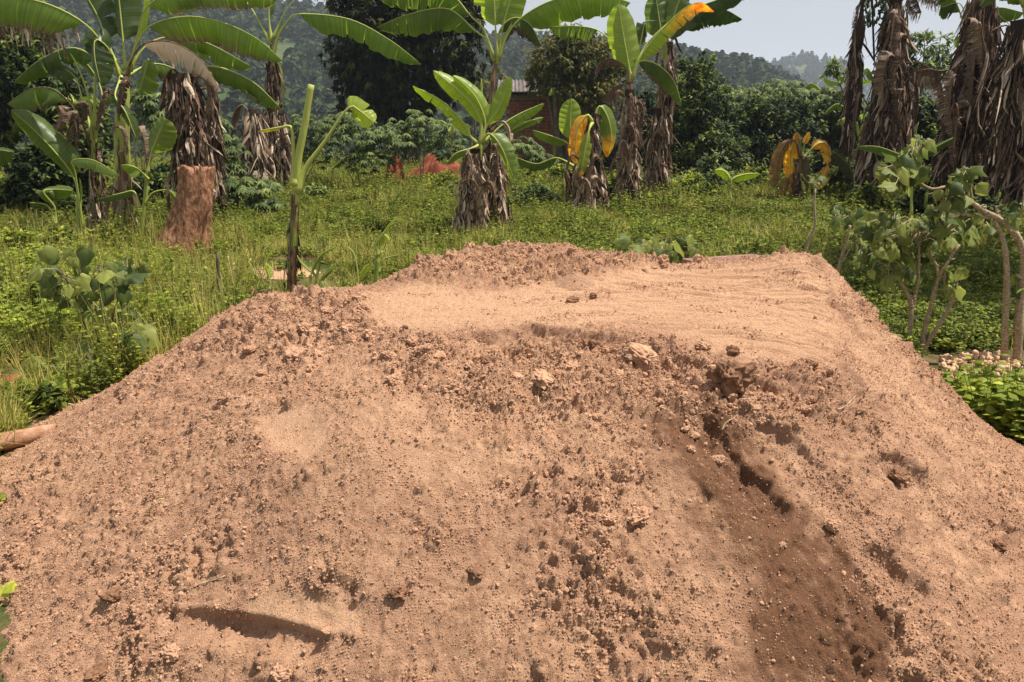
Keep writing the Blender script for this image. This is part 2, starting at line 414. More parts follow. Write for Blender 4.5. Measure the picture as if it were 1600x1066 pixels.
# compute the smooth base coarsely and interpolate it up
cxs = np.arange(GX0-.05, GX1+.1, .05); cys = np.arange(GY0-.05, GY1+.1, .05)
cX, cY = np.meshgrid(cxs, cys); cZ = base_h(cX, cY)
def bilerp(Z, x, y):
    fx = (x-cxs[0])/.05; fy = (y-cys[0])/.05; i = np.clip(fx.astype(int), 0, len(cxs)-2); j = np.clip(fy.astype(int), 0, len(cys)-2)
    u, v = fx-i, fy-j
    return (Z[j, i]*(1-u)+Z[j, i+1]*u)*(1-v)+(Z[j+1, i]*(1-u)+Z[j+1, i+1]*u)*v
X, Y = np.meshgrid(xs, ys)
H = bilerp(cZ, X, Y)
B0 = H.copy()
H = np.zeros(B0.shape)                       # from here H is the relief added on the smooth base
warpx = pnoise(X*2.3+5, Y*2.3)*.10+pnoise(X*9, Y*9+3)*.03+pnoise(X*30, Y*30)*.008
warpy = pnoise(X*2.3+45, Y*2.3+9)*.10+pnoise(X*9+7, Y*9+31)*.03+pnoise(X*30+5, Y*30+1)*.008
XW, YW = X+warpx, Y+warpy
def segdist(pts, XX, YY):                      # distance, side (+ = left of travel) and progress along a polyline
    best = np.full(XX.shape, 9.0); side = np.zeros(XX.shape); prog = np.zeros(XX.shape); n = len(pts)-1
    for k in range(n):
        (ax, ay), (bx, by) = pts[k], pts[k+1]; dx, dy = bx-ax, by-ay; L2 = dx*dx+dy*dy+1e-12
        t = np.clip(((XX-ax)*dx+(YY-ay)*dy)/L2, 0, 1); qx, qy = XX-(ax+t*dx), YY-(ay+t*dy)
        d = np.hypot(qx, qy); m = d < best
        best[m] = d[m]; side[m] = np.sign(dx*qy-dy*qx)[m]; prog[m] = ((k+t)/n)[m]
    return best, side, prog
def hp(*pp): return [q for q in (hit(*p) for p in pp) if q is not None]
def inpoly(poly, XX, YY):
    c = np.zeros(XX.shape, bool); n = len(poly)
    for i in range(n):
        (x1, y1), (x2, y2) = poly[i], poly[(i+1) % n]
        c ^= ((y1 > YY) != (y2 > YY)) & (XX < (x2-x1)*(YY-y1)/(y2-y1+1e-12)+x1)
    return c
def softpoly(pix, soft, warp=1.0):
    poly = hp(*pix); XX, YY = X+warpx*warp, Y+warpy*warp
    d, _, _ = segdist(poly+[poly[0]], XX, YY); ins = inpoly(poly, XX, YY)
    sd = np.where(ins, d, -d); return sstep(-soft, soft, sd)
plateau = softpoly([(560, 468), (620, 452), (760, 452), (860, 440), (960, 424), (1090, 418), (1260, 415), (1300, 440), (1310, 500), (1290, 560), (1180, 555), (1060, 528), (960, 503), (850, 512), (700, 512), (600, 508)], .085, .8)
right_face = softpoly([(1300, 430), (1345, 500), (1450, 600), (1560, 700), (1600, 740), (1560, 760), (1450, 720), (1380, 640), (1320, 560)], .10)
rough_zone = softpoly([(600, 525), (760, 530), (900, 520), (1000, 535), (1150, 570), (1290, 600), (1330, 640), (1200, 680), (1000, 660), (850, 660), (700, 620), (560, 580)], .09)
back_rim = softpoly([(600, 445), (660, 412), (800, 388), (900, 392), (1040, 415), (1080, 418), (960, 425), (860, 440), (760, 440), (640, 450)], .05)
left_rim = softpoly([(380, 480), (480, 462), (560, 470), (590, 510), (500, 560), (400, 640), (330, 640), (440, 560)], .08)
sm1 = softpoly([(395, 670), (430, 640), (480, 640), (500, 690), (480, 715), (440, 705)], .03, .3)
sm2 = softpoly([(380, 945), (420, 920), (500, 925), (570, 955), (560, 992), (510, 985), (400, 968)], .02, .2)
sm3 = softpoly([(480, 560), (620, 600), (760, 640), (740, 740), (560, 760), (470, 700)], .12)*.4
damp = softpoly([(1060, 650), (1120, 645), (1190, 680), (1225, 740), (1290, 800), (1330, 900), (1345, 1000), (1370, 1100), (1110, 1100), (1140, 980), (1150, 900), (1095, 830), (1070, 740), (1050, 690)], .11, 1.3)
damp = np.clip(damp*1.8*(.85+.7*pnoise(X*6+40, Y*6)+.5*pnoise(X*25, Y*25+4)), 0, 1)
damp2 = softpoly([(1000, 560), (1080, 570), (1060, 600), (1000, 590)], .03)*.0
smooth = np.clip(plateau*.85+sm1+sm2+sm3+right_face*.3, 0, 1)
# medium and small relief
n8 = pnoise(X*8+3, Y*8); n20 = pnoise(X*20, Y*20+9); n45 = pnoise(X*45+2, Y*45); n90 = pnoise(X*90, Y*90+4)
# streaks that run down the side slopes
rgh = 1-smooth*.88
amp = .35+.65*sstep(-.35, .5, pnoise(X*1.7+11, Y*1.7+2))
wx2, wy2 = X+warpx*.5, Y+warpy*.5
bil = lambda f, o: np.abs(pnoise(wx2*f+o, wy2*f+o*1.7))
b14, b28, b55, b110 = bil(14, 3), bil(28, 5), bil(52, 8), bil(84, 2)
crumb = .5*b28+.26*b55+.07*b110
H += rgh*(.018*pnoise(X*3.3, Y*3.3+1)+.009*n8*amp+.026*(bil(5.5, 12)-.25)*sstep(-.3, .4, pnoise(X*1.3+4, Y*1.3+8)))
H += rgh*amp*(.010*b14+.034*crumb)+rgh*(1-amp)*.012*(b55+.3*b110)
H += smooth*.003*(b55+b110*.6)
H += rough_zone*(.026*pnoise(X*9+31, Y*9)+.050*bil(9, 9)+.014*b28+.008*b55)
lumpy = sstep(.12, .5, pnoise(X*2.4+31, Y*2.4+17)+.45*pnoise(X*8+3, Y*8+1))*(1-smooth)*(1-rough_zone)*(1-.8*damp)
H += lumpy*(.030*bil(12, 21)+.018*b28+.006*b55-.012)
H += back_rim*(.012*pnoise(X*14+3, Y*14)+.030*b14+.016*b28)
H += left_rim*(.024*pnoise(X*7+3, Y*7+7)+.030*b14+.016*b28)
# scraped, near-horizontal striations of the flattened top
st = pnoise(X*1.5, Y*42+pnoise(X*3, Y*3)*1.5)+.5*pnoise(X*3, Y*75)
H += plateau*(.012*st+.003*pnoise(X*14, Y*30))*(.45+1.1*sstep(-.3, 1.0, X))
H += plateau*sstep(.1, .45, pnoise(X*6+20, Y*9+20))*(.010*np.abs(n45)+.008*np.abs(n20))
# streaks down the left and right flanks
ang = -0.62; lx = X*math.cos(ang)-Y*math.sin(ang)
lf = sstep(-.3, -1.0, X)*(1-plateau); rf = sstep(1.0, 1.7, X)*(1-plateau)
H += lf*.007*pnoise((X*.75+Y*.66)*3.0, (X*-.66+Y*.75)*16)+rf*.008*pnoise((X*-.55+Y*.83)*22, (X*.83+Y*.55)*3.0)
fresh_shade = np.zeros(H.shape)
def scarp(pix, drop, width, side_sign, reach=.25, w=.5, dark=.8):
    """a small broken cliff: the ground on one side of a line sits lower, healing over 'reach'"""
    global H, fresh_shade
    pts = hp(*pix); d, s, pr = segdist(pts, X+warpx*w, Y+warpy*w)
    low = (s == side_sign)
    fade = np.sin(np.clip(pr, 0.02, .98)*math.pi)**.5
    prof = np.where(low, sstep(0, width, d)*(1-sstep(reach*.35, reach, d)), 0)*(1 if w < .1 else (.45+1.3*b14+.6*b28))
    H -= drop*prof*fade
    fresh_shade = np.maximum(fresh_shade, np.where(low, (1-sstep(width*.8, width*2.0, d))*fade*dark, 0))  # low side coloured darker, adding painted shade to the cliff's own
# front lip of the flattened top (sides: travelling left to right, the near side is the right-hand side = -1)
scarp([(680, 522), (760, 517), (840, 508), (900, 505), (960, 518), (1000, 540)], .055, .035, -1, .35, .6)
scarp([(1000, 530), (1080, 555), (1160, 575), (1240, 585), (1330, 600)], .045, .035, -1, .30, .6)
scarp([(1060, 650), (1120, 650), (1170, 690), (1210, 750), (1260, 800)], .040, .022, -1, .22, .9)
scarp([(1190, 650), (1240, 680), (1290, 720)], .03, .03, -1, .2, .5)
scarp([(1330, 690), (1390, 690), (1430, 725), (1455, 790)], .036, .03, -1, .18, .9)
scarp([(1340, 790), (1390, 830), (1430, 880), (1470, 920)], .034, .03, -1, .18, .9)
scarp([(1560, 800), (1590, 830), (1600, 880)], .04, .03, -1, .2, .4)
scarp([(1310, 560), (1345, 590), (1370, 620)], .035, .025, -1, .2, .4)
scarp([(1300, 440), (1320, 470), (1345, 505), (1350, 540)], .03, .03, -1, .2, .6, .3)
scarp([(480, 850), (530, 870), (570, 910), (590, 950)], .018, .03, -1, .2, .9)
scarp([(400, 640), (430, 600), (480, 570), (540, 540)], .03, .03, 1, .2, .8, .5)
scarp([(285, 950), (350, 952), (420, 962), (470, 975), (525, 990)], .060, .016, -1, .09, .02, .1)
# hollow left of centre
_c = hit(462, 672); H -= .03*np.exp(-(((X-_c[0])/.10)**2+((Y-_c[1])/.07)**2))
# little cone of sifted sand on the top
_c = hit(898, 440); _d = np.hypot((X-_c[0])*1.0, (Y-_c[1])*1.0); H += np.clip(.050-_d*.50, 0, 1); fresh_shade = np.maximum(fresh_shade, (_d < .10)*.8)
# stamped crumbs: thousands of little lumps pressed into the surface
_r = np.random.RandomState(3)
nst = 30000
sx_ = _r.uniform(GX0+.1, GX1-.1, nst); sy_ = GY0+.05+(GY1-GY0-.2)*_r.uniform(0, 1, nst)**1.35
ci_ = ((sx_-GX0)/GS).astype(int); cj_ = ((sy_-GY0)/GS).astype(int)
sz_ = _r.pareto(3.2, nst)*.005+.006
zone = np.clip(rough_zone+back_rim+left_rim*.8+lumpy*.8, 0, 1)
add = np.zeros(H.shape)
for k in range(nst):
    i, j = ci_[k], cj_[k]
    s1 = smooth[j, i]
    if s1 > .4: continue
    r = min(sz_[k]*(1+1.0*zone[j, i]), .036)
    if amp[j, i] < .5 and r < .011: continue
    n = int(r*1.3/GS)+1
    j0, j1, i0, i1 = max(j-n, 0), min(j+n+1, H.shape[0]), max(i-n, 0), min(i+n+1, H.shape[1])
    a = (k*2.399) % math.pi; ca, sa = math.cos(a), math.sin(a)
    dx = X[j0:j1, i0:i1]-sx_[k]; dy = Y[j0:j1, i0:i1]-sy_[k]
    u = (dx*ca+dy*sa)/r; v = (-dx*sa+dy*ca)/(r*(.6+.35*((k*.618) % 1)))
    q = 1-(np.abs(u)**2.6+np.abs(v)**2.6)
    bmp = np.where(q > 0, np.sqrt(np.clip(q, 0, 1))*r*.50*(1+.35*u), 0)
    add[j0:j1, i0:i1] = np.maximum(add[j0:j1, i0:i1], bmp)
add *= .55+1.1*np.clip(b55*1.2+b110*.8, 0, 1)
H += add*.9
gy_, gx_ = np.gradient(B0, GS); nn = 1/np.sqrt(gx_**2+gy_**2+1); H = np.clip(H-.010, -.12, .09)
PX, PY, PZ = X-gx_*nn*H, Y-gy_*nn*H, B0+nn*H
PZ = np.where(B0 < -.06, np.minimum(PZ, -.03), PZ)
sand = link('sand_heap', grid_mesh('sand_heap', PX, PY, PZ, M['sand'], dict(smooth=smooth, damp=damp*.9, fresh_shade=fresh_shade)))
tag(sand, 'large heap of pinkish brown sand with flattened scraped top and crumbling sides', 'sand heap')
def sand_z(x, y):
    i = int(min(max((x-GX0)/GS, 0), len(xs)-1)); j = int(min(max((y-GY0)/GS, 0), len(ys)-1)); return float(PZ[j, i])
def on_sand(px, py):
    q = hit(px, py)
    while q is None: py += 2; q = hit(px, py)
    return Vector((q[0], q[1], sand_z(*q)))

# near ground sheet
gx = np.concatenate([np.linspace(-45, -9, 40)[:-1], np.linspace(-9, 11, 170), np.linspace(11, 45, 40)[1:]])
gy = np.concatenate([np.linspace(-4, 26, 210), np.linspace(26, 70, 50)[1:]])
GXm, GYm = np.meshgrid(gx, gy)
def ground_z(x, y):
    x = np.asarray(x, float); y = np.asarray(y, float)
    z = .05*pnoise(x*.35, y*.35)+.02*pnoise(x*1.4, y*1.4+4)
    z = z*sstep(2.5, 6, y)
    return z-sstep(30, 70, y)*5.0
ground = link('ground', grid_mesh('ground', GXm, GYm, ground_z(GXm, GYm), M['ground'])); tag(ground, kind='structure')
def gz(x, y): return float(ground_z(x, y))

# hills: one terrain in polar steps from the camera's side of the valley
pxs = np.linspace(-500, 2100, 200)
def crest(tab, px): return np.interp(px, [t[0] for t in tab], [t[1] for t in tab])
crA = [(-500, -80), (0, -30), (300, 0), (450, 38), (540, 50), (700, 76), (870, 92), (1000, 100), (1080, 112), (1160, 124), (1220, 160), (1300, 195), (2100, 200)]
crB = [(-500, 100), (1000, 130), (1120, 118), (1180, 112), (1235, 96), (1280, 108), (1330, 138), (1420, 130), (1600, 112), (2100, 80)]
def hillfield(px, d):
    xr = (px-800)/F
    def elev(py): return np.array([ (CAM_H+ray(0, v).z/ray(0, v).y*1.0-CAM_H) for v in np.atleast_1d(py)])
    ea, eb = elev(crest(crA, px)), elev(crest(crB, px))
    return ea, eb
ds = np.concatenate([np.linspace(60, 360, 70), np.linspace(370, 900, 50)])
ea, eb = hillfield(pxs, None)
D, EA = np.meshgrid(ds, ea, indexing='ij'); _, EB = np.meshgrid(ds, eb, indexing='ij')
XR = np.meshgrid(ds, (pxs-800)/F, indexing='ij')[1]
HX, HY = XR*D, D
za = EA*340+CAM_H; zb = EB*760+CAM_H
fa = sstep(90, 340, D)*(1-sstep(340, 480, D)*.9); fb = sstep(480, 760, D)
HZ = -6+(np.maximum(za, -5)+6)*fa+(np.maximum(zb, -5)+6)*fb*np.where(fa > 0, 1, 1)
HZ = np.where(D > 480, np.maximum(-6+(np.maximum(za, -5)+6)*fa, -6+(zb+6)*fb), HZ)
HZ += 2.5*pnoise(HX*.015, HY*.015)*sstep(80, 200, D)
hills = link('hills', grid_mesh('hills', HX, HY, HZ, M['hill'])); tag(hills, kind='structure')
def hill_z(px, d):
    i = np.interp(px, pxs, np.arange(len(pxs))); j = np.interp(d, ds, np.arange(len(ds)))
    return float(HZ[int(round(j)), int(round(i))])

# ------------------------------------------------------------------ scattering
def gn_scatter(name, pts, rots, scls, protos, picks, kind='stuff', parent=None):
    """a point mesh whose points carry copies of a few prototype meshes"""
    me = bpy.data.meshes.new(name); me.vertices.add(len(pts))
    me.vertices.foreach_set('co', np.array(pts, dtype=np.float32).ravel())
    me.attributes.new('rot', 'FLOAT_VECTOR', 'POINT').data.foreach_set('vector', np.array(rots, dtype=np.float32).ravel())
    me.attributes.new('scl', 'FLOAT_VECTOR', 'POINT').data.foreach_set('vector', np.array(scls, dtype=np.float32).ravel())
    me.attributes.new('pick', 'INT', 'POINT').data.foreach_set('value', np.array(picks, dtype=np.int32))
    o = link(name, me, parent); o['kind'] = kind
    ng = bpy.data.node_groups.new(name+'_scatter', 'GeometryNodeTree')
    ng.interface.new_socket('Geometry', in_out='INPUT', socket_type='NodeSocketGeometry')
    ng.interface.new_socket('Geometry', in_out='OUTPUT', socket_type='NodeSocketGeometry')
    gi = ng.nodes.new('NodeGroupInput'); go = ng.nodes.new('NodeGroupOutput'); jn = ng.nodes.new('GeometryNodeJoinGeometry')
    def named(nm, ty):
        n = ng.nodes.new('GeometryNodeInputNamedAttribute'); n.data_type = ty; n.inputs['Name'].default_value = nm; return n.outputs[0]
    rot, scl, pk = named('rot', 'FLOAT_VECTOR'), named('scl', 'FLOAT_VECTOR'), named('pick', 'INT')
    for i, pm in enumerate(protos):
        po = bpy.data.objects.new(pm.name, pm)
        oi = ng.nodes.new('GeometryNodeObjectInfo'); oi.inputs['Object'].default_value = po; oi.inputs['As Instance'].default_value = True
        cmp_ = ng.nodes.new('FunctionNodeCompare'); cmp_.data_type = 'INT'; cmp_.operation = 'EQUAL'
        ng.links.new(pk, cmp_.inputs[2]); cmp_.inputs[3].default_value = i
        ip = ng.nodes.new('GeometryNodeInstanceOnPoints')
        ng.links.new(gi.outputs[0], ip.inputs['Points']); ng.links.new(cmp_.outputs[0], ip.inputs['Selection'])
        ng.links.new(oi.outputs['Geometry'], ip.inputs['Instance'])
        e2r = ng.nodes.new('FunctionNodeEulerToRotation'); ng.links.new(rot, e2r.inputs[0]); ng.links.new(e2r.outputs[0], ip.inputs['Rotation'])
        ng.links.new(scl, ip.inputs['Scale']); ng.links.new(ip.outputs[0], jn.inputs[0])
    ng.links.new(jn.outputs[0], go.inputs[0])
    md = o.modifiers.new('scatter', 'NODES'); md.node_group = ng
    return o
def clod_mesh(name, seed, sub=2, mat=None, ang=.45):
    import bmesh
    bm = bmesh.new(); bmesh.ops.create_icosphere(bm, subdivisions=sub, radius=1)
    rnd = random.Random(seed); off = Vector((rnd.uniform(0, 50),)*3)
    planes = [(Vector((rnd.gauss(0, 1), rnd.gauss(0, 1), rnd.gauss(0, 1))).normalized(), rnd.uniform(.55, .9)) for _ in range(7)]
    for v in bm.verts:
        p = v.co.copy()
        for n, d in planes:
            e = p.dot(n)-d
            if e > 0: p -= n*e*.75
        f = 1+ang*.55*mnoise.noise(p*1.3+off)+ang*.5*mnoise.noise(p*3.1+off)+ang*.4*mnoise.noise(p*7+off)+(ang*.16*mnoise.noise(p*15+off)+ang*.08*mnoise.noise(p*31+off) if sub > 3 else 0)
        v.co = p*f
    me = bpy.data.meshes.new(name); bm.to_mesh(me); bm.free()
    me.materials.append(mat or M['clod']); return me
crumb_protos = [clod_mesh('crumb', i, 1) for i in range(5)]
_r = np.random.RandomState(11)
nc = 760000
cx_ = _r.uniform(-2.75, 2.95, nc); cy_ = 1.5+3.3*_r.uniform(0, 1, nc)**1.25
ii = ((cx_-GX0)/GS).astype(int); jj = ((cy_-GY0)/GS).astype(int)
zz = zone[jj, ii]; sm_ = smooth[jj, ii]; am = amp[jj, ii]; dm = damp[jj, ii]
patch = .35+.9*sstep(-.25, .45, pnoise(cx_*5+2, cy_*5)+.5*pnoise(cx_*17, cy_*17))
prob = patch*(.34+.50*am+.5*zz)*(1-.94*sstep(.15, .6, sm_)*(1-.85*sstep(.12, .4, pnoise(cx_*4+9, cy_*7))))*(1-.75*dm)
# coarser, lighter grains gather in trains down the left flank
lfl = sstep(-.5, -1.2, cx_); prob *= 1+.5*lfl
rad = np.minimum(.0022+_r.pareto(3.3, nc)*.0015*(1+zz*.9), .011)
keep = (PZ[jj, ii] > .005) & (_r.rand(nc) < prob)
ii, jj, rad, cx_, cy_ = ii[keep], jj[keep], rad[keep], cx_[keep], cy_[keep]
pts = np.stack([PX[jj, ii]+_r.uniform(-.003, .003, len(ii)), PY[jj, ii]+_r.uniform(-.003, .003, len(ii)), PZ[jj, ii]+rad*.1], 1); rots = _r.uniform(0, 6.28, pts.shape)
scls = np.stack([rad, rad*_r.uniform(.6, 1, len(rad)), rad*_r.uniform(.5, .95, len(rad))], 1); picks = _r.randint(0, 5, len(rad))
cr = gn_scatter('sand_crumbs', pts, rots, scls, crumb_protos, picks)
tag(cr, 'small loose crumbs and grains lying on the sand heap', 'sand crumbs')
tag(cr, kind='stuff')

# ------------------------------------------------------------------ larger clods of sand, each a thing
clod_protos = [clod_mesh('sand_clod', 40+i, 4, None, .6) for i in range(5)]
def clod(px, py, w, label, group=None, sq=.65, seed=0, dz=.15, dark=False):
    """w: width in photograph pixels"""
    p = on_sand(px, py); rnd = random.Random(seed+px*7+py)
    r = w/2/F*p.y*1.02
    me = clod_protos[rnd.randrange(5)]
    o = link('sand_clod', me, None, p+Vector((0, 0, r*dz))); o.scale = (r, r*rnd.uniform(.7, .95), r*sq)
    o.rotation_euler = (rnd.uniform(-.3, .3), rnd.uniform(-.3, .3), rnd.uniform(0, 6.28))
    if 'dark' in label or 'damp sand' in label or 'brown' in label:
        o.material_slots[0].link = 'OBJECT'; o.material_slots[0].material = M['darkclod']
    return tag(o, label, 'clod', group)
G = 'clods of sand lying on the heap'
clod(1138, 608, 62, 'largest clod of damp sand, standing up below the right end of the flattened top', G, .95, 1, .75)
clod(1000, 568, 50, 'slanted sand clod with a black gap under its left side, below the flattened top', G, .6, 2, .3)
clod(925, 540, 38, 'dark rounded clod tucked under the lip of the flattened top', G, .8, 3, .3)
clod(850, 605, 48, 'flat clod with a deep black hollow in front, in the rough band at centre', G, .5, 4, .2)
clod(763, 570, 30, 'smooth brownish clod in the rough band left of centre', G, .8, 5)
clod(706, 615, 34, 'rounded smooth clod near the left end of the rough band', G, .6, 6)
clod(742, 603, 22, 'small clod above a dark hole left of the rounded smooth clod', G, .6, 7)
clod(890, 585, 34, 'pale clod between the flat hollow clod and the slanted clod', G, .5, 8)
clod(965, 590, 36, 'wide low clod just left of the slanted clod', G, .5, 9)
clod(1145, 548, 24, 'small dark clod on the lip right of centre', G, .7, 10)
clod(1265, 570, 26, 'dark clod at the right end of the broken lip', G, .7, 11)
clod(995, 805, 46, 'lumpy clod in the middle of the front slope', G, .6, 12)
clod(950, 812, 34, 'crusty clod touching the left of the lumpy one on the front slope', G, .5, 13)
clod(945, 845, 22, 'small clod below the crusty pair on the front slope', G, .6, 14)
clod(745, 893, 34, 'brown half-buried clod low in the centre of the heap', G, .5, 15)
clod(620, 930, 46, 'dark brown lump right of the smooth scooped slab', G, .5, 16)
clod(512, 980, 22, 'clod at the right end of the scooped slab', G, .6, 17)
clod(270, 1028, 46, 'pale flat-topped clod near the bottom left edge', G, .6, 18)
clod(152, 1050, 46, 'dark rough clod at the bottom left corner', G, .7, 19)
clod(440, 1056, 50, 'smooth reddish clod on the bottom edge of the picture', G, .6, 20)
clod(178, 940, 34, 'dark clod left of the smooth scooped slab', G, .8, 21)
clod(1078, 702, 20, 'pale lump inside the damp hollow, left one', G, .7, 22)
clod(1122, 712, 24, 'pale lump inside the damp hollow, right one', G, .6, 23)
clod(1300, 825, 30, 'rounded clod beside the lower right gully', G, .7, 24)
clod(1222, 850, 18, 'small flat clod lying on the damp streak', G, .5, 25)
clod(1560, 850, 34, 'brown clod near the right edge above a small break', G, .6, 26)
clod(1405, 735, 34, 'dark clod in the upper right gully', G, .7, 27)
clod(1100, 540, 30, 'clod in the broken lip above the largest clod', G, .5, 28)
clod(1090, 408, 16, 'pale round clod on the back edge of the flat top', G, .8, 29, .5)
clod(1004, 408, 13, 'small clod on the back rim left of the leafy plant', G, .8, 30, .5)
clod(735, 392, 14, 'small clod sticking up from the left end of the back rim', G, .8, 31, .6)
clod(927, 467, 13, 'dark pebble-like clod alone on the flattened top', G, .7, 32, .4)
clod(632, 521, 14, 'dark pebble-like clod at the front left of the flattened top', G, .7, 33, .4)
clod(895, 470, 20, 'loose crumbly clod on the flattened top beside the dark pebble', G, .6, 34, .3)
rnd = random.Random(77)
for k in range(110):                            # the rest of the rough band: nothing tells these apart
    t = rnd.random(); px = 600+700*t; py = 545+45*rnd.random()+(45*math.sin(t*2.2))+rnd.gauss(0, 22)
    if py < 500: continue
    clod(px, py, rnd.uniform(9, 17)+12*rnd.random()**3, 'one of many small clods in the rough band below the flattened top', 'small clods below the flattened top', rnd.uniform(.5, .8), k, .15)
for k in range(26):
    px = rnd.uniform(390, 590); py = 470+ (590-px)*.35+rnd.uniform(-5, 75)
    clod(px, py, rnd.uniform(13, 28), 'one of many small clods on the left shoulder of the heap', 'small clods on the left shoulder', rnd.uniform(.5, .8), k, .1)
for k in range(22):
    px = rnd.uniform(640, 1060); py = 398+ rnd.uniform(2, 22)
    if px > 950: py = 414+rnd.uniform(0, 8)
    clod(px, py, rnd.uniform(9, 18), 'one of many small clods along the back rim of the heap', 'small clods along the back rim', rnd.uniform(.6, .9), k, .25)

# twigs and straws on the sand
def twig(name, pix, rad, mat, label, cat, group=None, lift=.006):
    pts = [on_sand(*p)+Vector((0, 0, lift)) for p in pix]; b = MB(); P = spline(pts, 10)
    b.tube(P, [rad*(1-.4*i/9) for i in range(10)], 5); o = link(name, b.mesh(name, mat)); return tag(o, label, cat, group)
twig('twig', [(1308, 645), (1322, 633), (1338, 616)], .0035, M['palebark'], 'pale straight twig on the right shoulder of the heap', 'twig')
twig('twig', [(238, 803), (248, 793), (258, 786)], .003, M['straw'], 'short curved straw on the left flank of the heap', 'twig')
twig('twig', [(290, 925), (312, 912), (340, 905), (352, 898)], .003, M['palebark'], 'thin bent twig above the smooth scooped slab', 'twig')
twig('twig', [(843, 606), (841, 622), (842, 638)], .0025, M['straw'], 'thin upright straw beside the flat hollow clod', 'twig')
twig('twig', [(1128, 668), (1135, 660), (1148, 656)], .0035, M['palebark'], 'white twig at the top of the damp hollow', 'twig')
twig('twig', [(1375, 530), (1388, 526), (1400, 533)], .004, M['straw'], 'yellow scrap of leaf stalk on the right slope', 'twig')

# ------------------------------------------------------------------ leaves and plants
def wprof(s, base=.16, tip=.5):
    if s < base: a = .12+.88*math.sin(s/base*math.pi/2)**.8
    elif s > tip: a = max(0.0, 1-((s-tip)/(1-tip))**2.3)**.75
    else: a = 1.0
    return max(a, .02)
def leaf_geom(bm_, P, hw, nh, fold=(50, 50), tears=3, dry_edge=0.0, yel=0.0, dry=0.0, tone=.45, seed=0, ripple=.10, gap=.25, curl=25, base=.16, tip=.5, yel_fn=None, halves=(1, -1), fringe=0.0):
    rnd = random.Random(seed); n = len(P)
    hint = Vector(nh).normalized()
    def frame(s):
        f = s*(n-1); i = min(int(f), n-2); p = P[i].lerp(P[i+1], f-i)
        t = (P[min(i+2, n-1)]-P[max(i-1, 0)]).normalized(); sd_ = t.cross(hint)
        if sd_.length < .1: sd_ = t.cross(Vector((.3, -1, .1)))
        sd_.normalize(); return p, t, sd_, sd_.cross(t)
    Mv = 5
    for hi, sgn in enumerate((1, -1)):
        if sgn not in halves: continue
        cuts = sorted(rnd.uniform(.06, .96) for _ in range(tears)); cuts = [0]+cuts+[1]
        ph = rnd.uniform(0, 6); fr = rnd.uniform(5, 9)
        for a, b in zip(cuts, cuts[1:]):
            if b-a < .004: continue
            ns = max(2, int((b-a)*26)+1); da = rnd.gauss(0, 9) if tears else 0; shr = gap*rnd.uniform(.2, 1)*min(.03, (b-a)*.5)
            ln = 1-abs(rnd.gauss(0, .05)) if tears > 3 else 1
            vs, fs, T_, D_, Y_, U_ = [], [], [], [], [], []
            for i in range(ns):
                s0 = a+(b-a)*i/(ns-1)
                for j in range(Mv):
                    t = j/(Mv-1)
                    s = s0+((.5-i/(ns-1))*2*shr*t if (a > 0 or b < 1) else 0); s = min(max(s, 0), 1)
                    p, tg, sv, nv = frame(s); w = hw*wprof(s, base, tip)*ln
                    an = math.radians(fold[hi]+da*t+curl*t)
                    q = p+sv*(sgn*math.cos(an)*w*t)-nv*(math.sin(an)*w*t)+tg*(w*t*.18)
                    q += nv*(ripple*hw*t*math.sin(s*fr*6.28+ph)*.6+ripple*hw*t*.5*mnoise.noise(Vector((s*23, t*2, seed*1.7))))
                    vs.append(q)
                    nz = mnoise.noise(Vector((s*14, seed*.37, t*3)))
                    e = min(max((t-(1-dry_edge)+nz*.3)/.12, 0), 1) if dry_edge else 0
                    T_.append(tone+.10*nz+rnd.gauss(0, .01)); D_.append(min(1, max(dry, e)))
                    yv = yel if yel_fn is None else yel_fn(s, t)
                    Y_.append(min(1, max(0, yv+nz*.25*(yv > .02)))); U_.append(s*1.0+hi*7+seed)
            for i in range(ns-1):
                for j in range(Mv-1): fs.append((i*Mv+j, (i+1)*Mv+j, (i+1)*Mv+j+1, i*Mv+j+1))
            bm_.add(vs, fs, tone=T_, dry=D_, yel=Y_, u=U_)
            if fringe:
                for k in range(max(1, int((b-a)*45))):
                    s = rnd.uniform(a, b); p, tg, sv, nv = frame(s); w = hw*wprof(s, base, tip)*ln; an = math.radians(fold[hi]+curl)
                    q = p+sv*(sgn*math.cos(an)*w)-nv*(math.sin(an)*w)
                    L = fringe*rnd.uniform(.4, 1.1); ww = rnd.uniform(.006, .02); dr = Vector((rnd.gauss(0, .12), rnd.gauss(0, .12), -1)).normalized(); pr = []
                    tv = rnd.uniform(.2, .95)
                    for m_ in range(4):
                        c = q+dr*L*m_/3+Vector((rnd.gauss(0, .006), rnd.gauss(0, .006), 0)); w2 = ww*(1-m_/3*.75)
                        pr += [c+tg*w2, c-tg*w2]
                    bm_.add(pr, [(m_*2, m_*2+1, m_*2+3, m_*2+2) for m_ in range(3)], tone=tv, dry=1.0, yel=0, u=s*3)
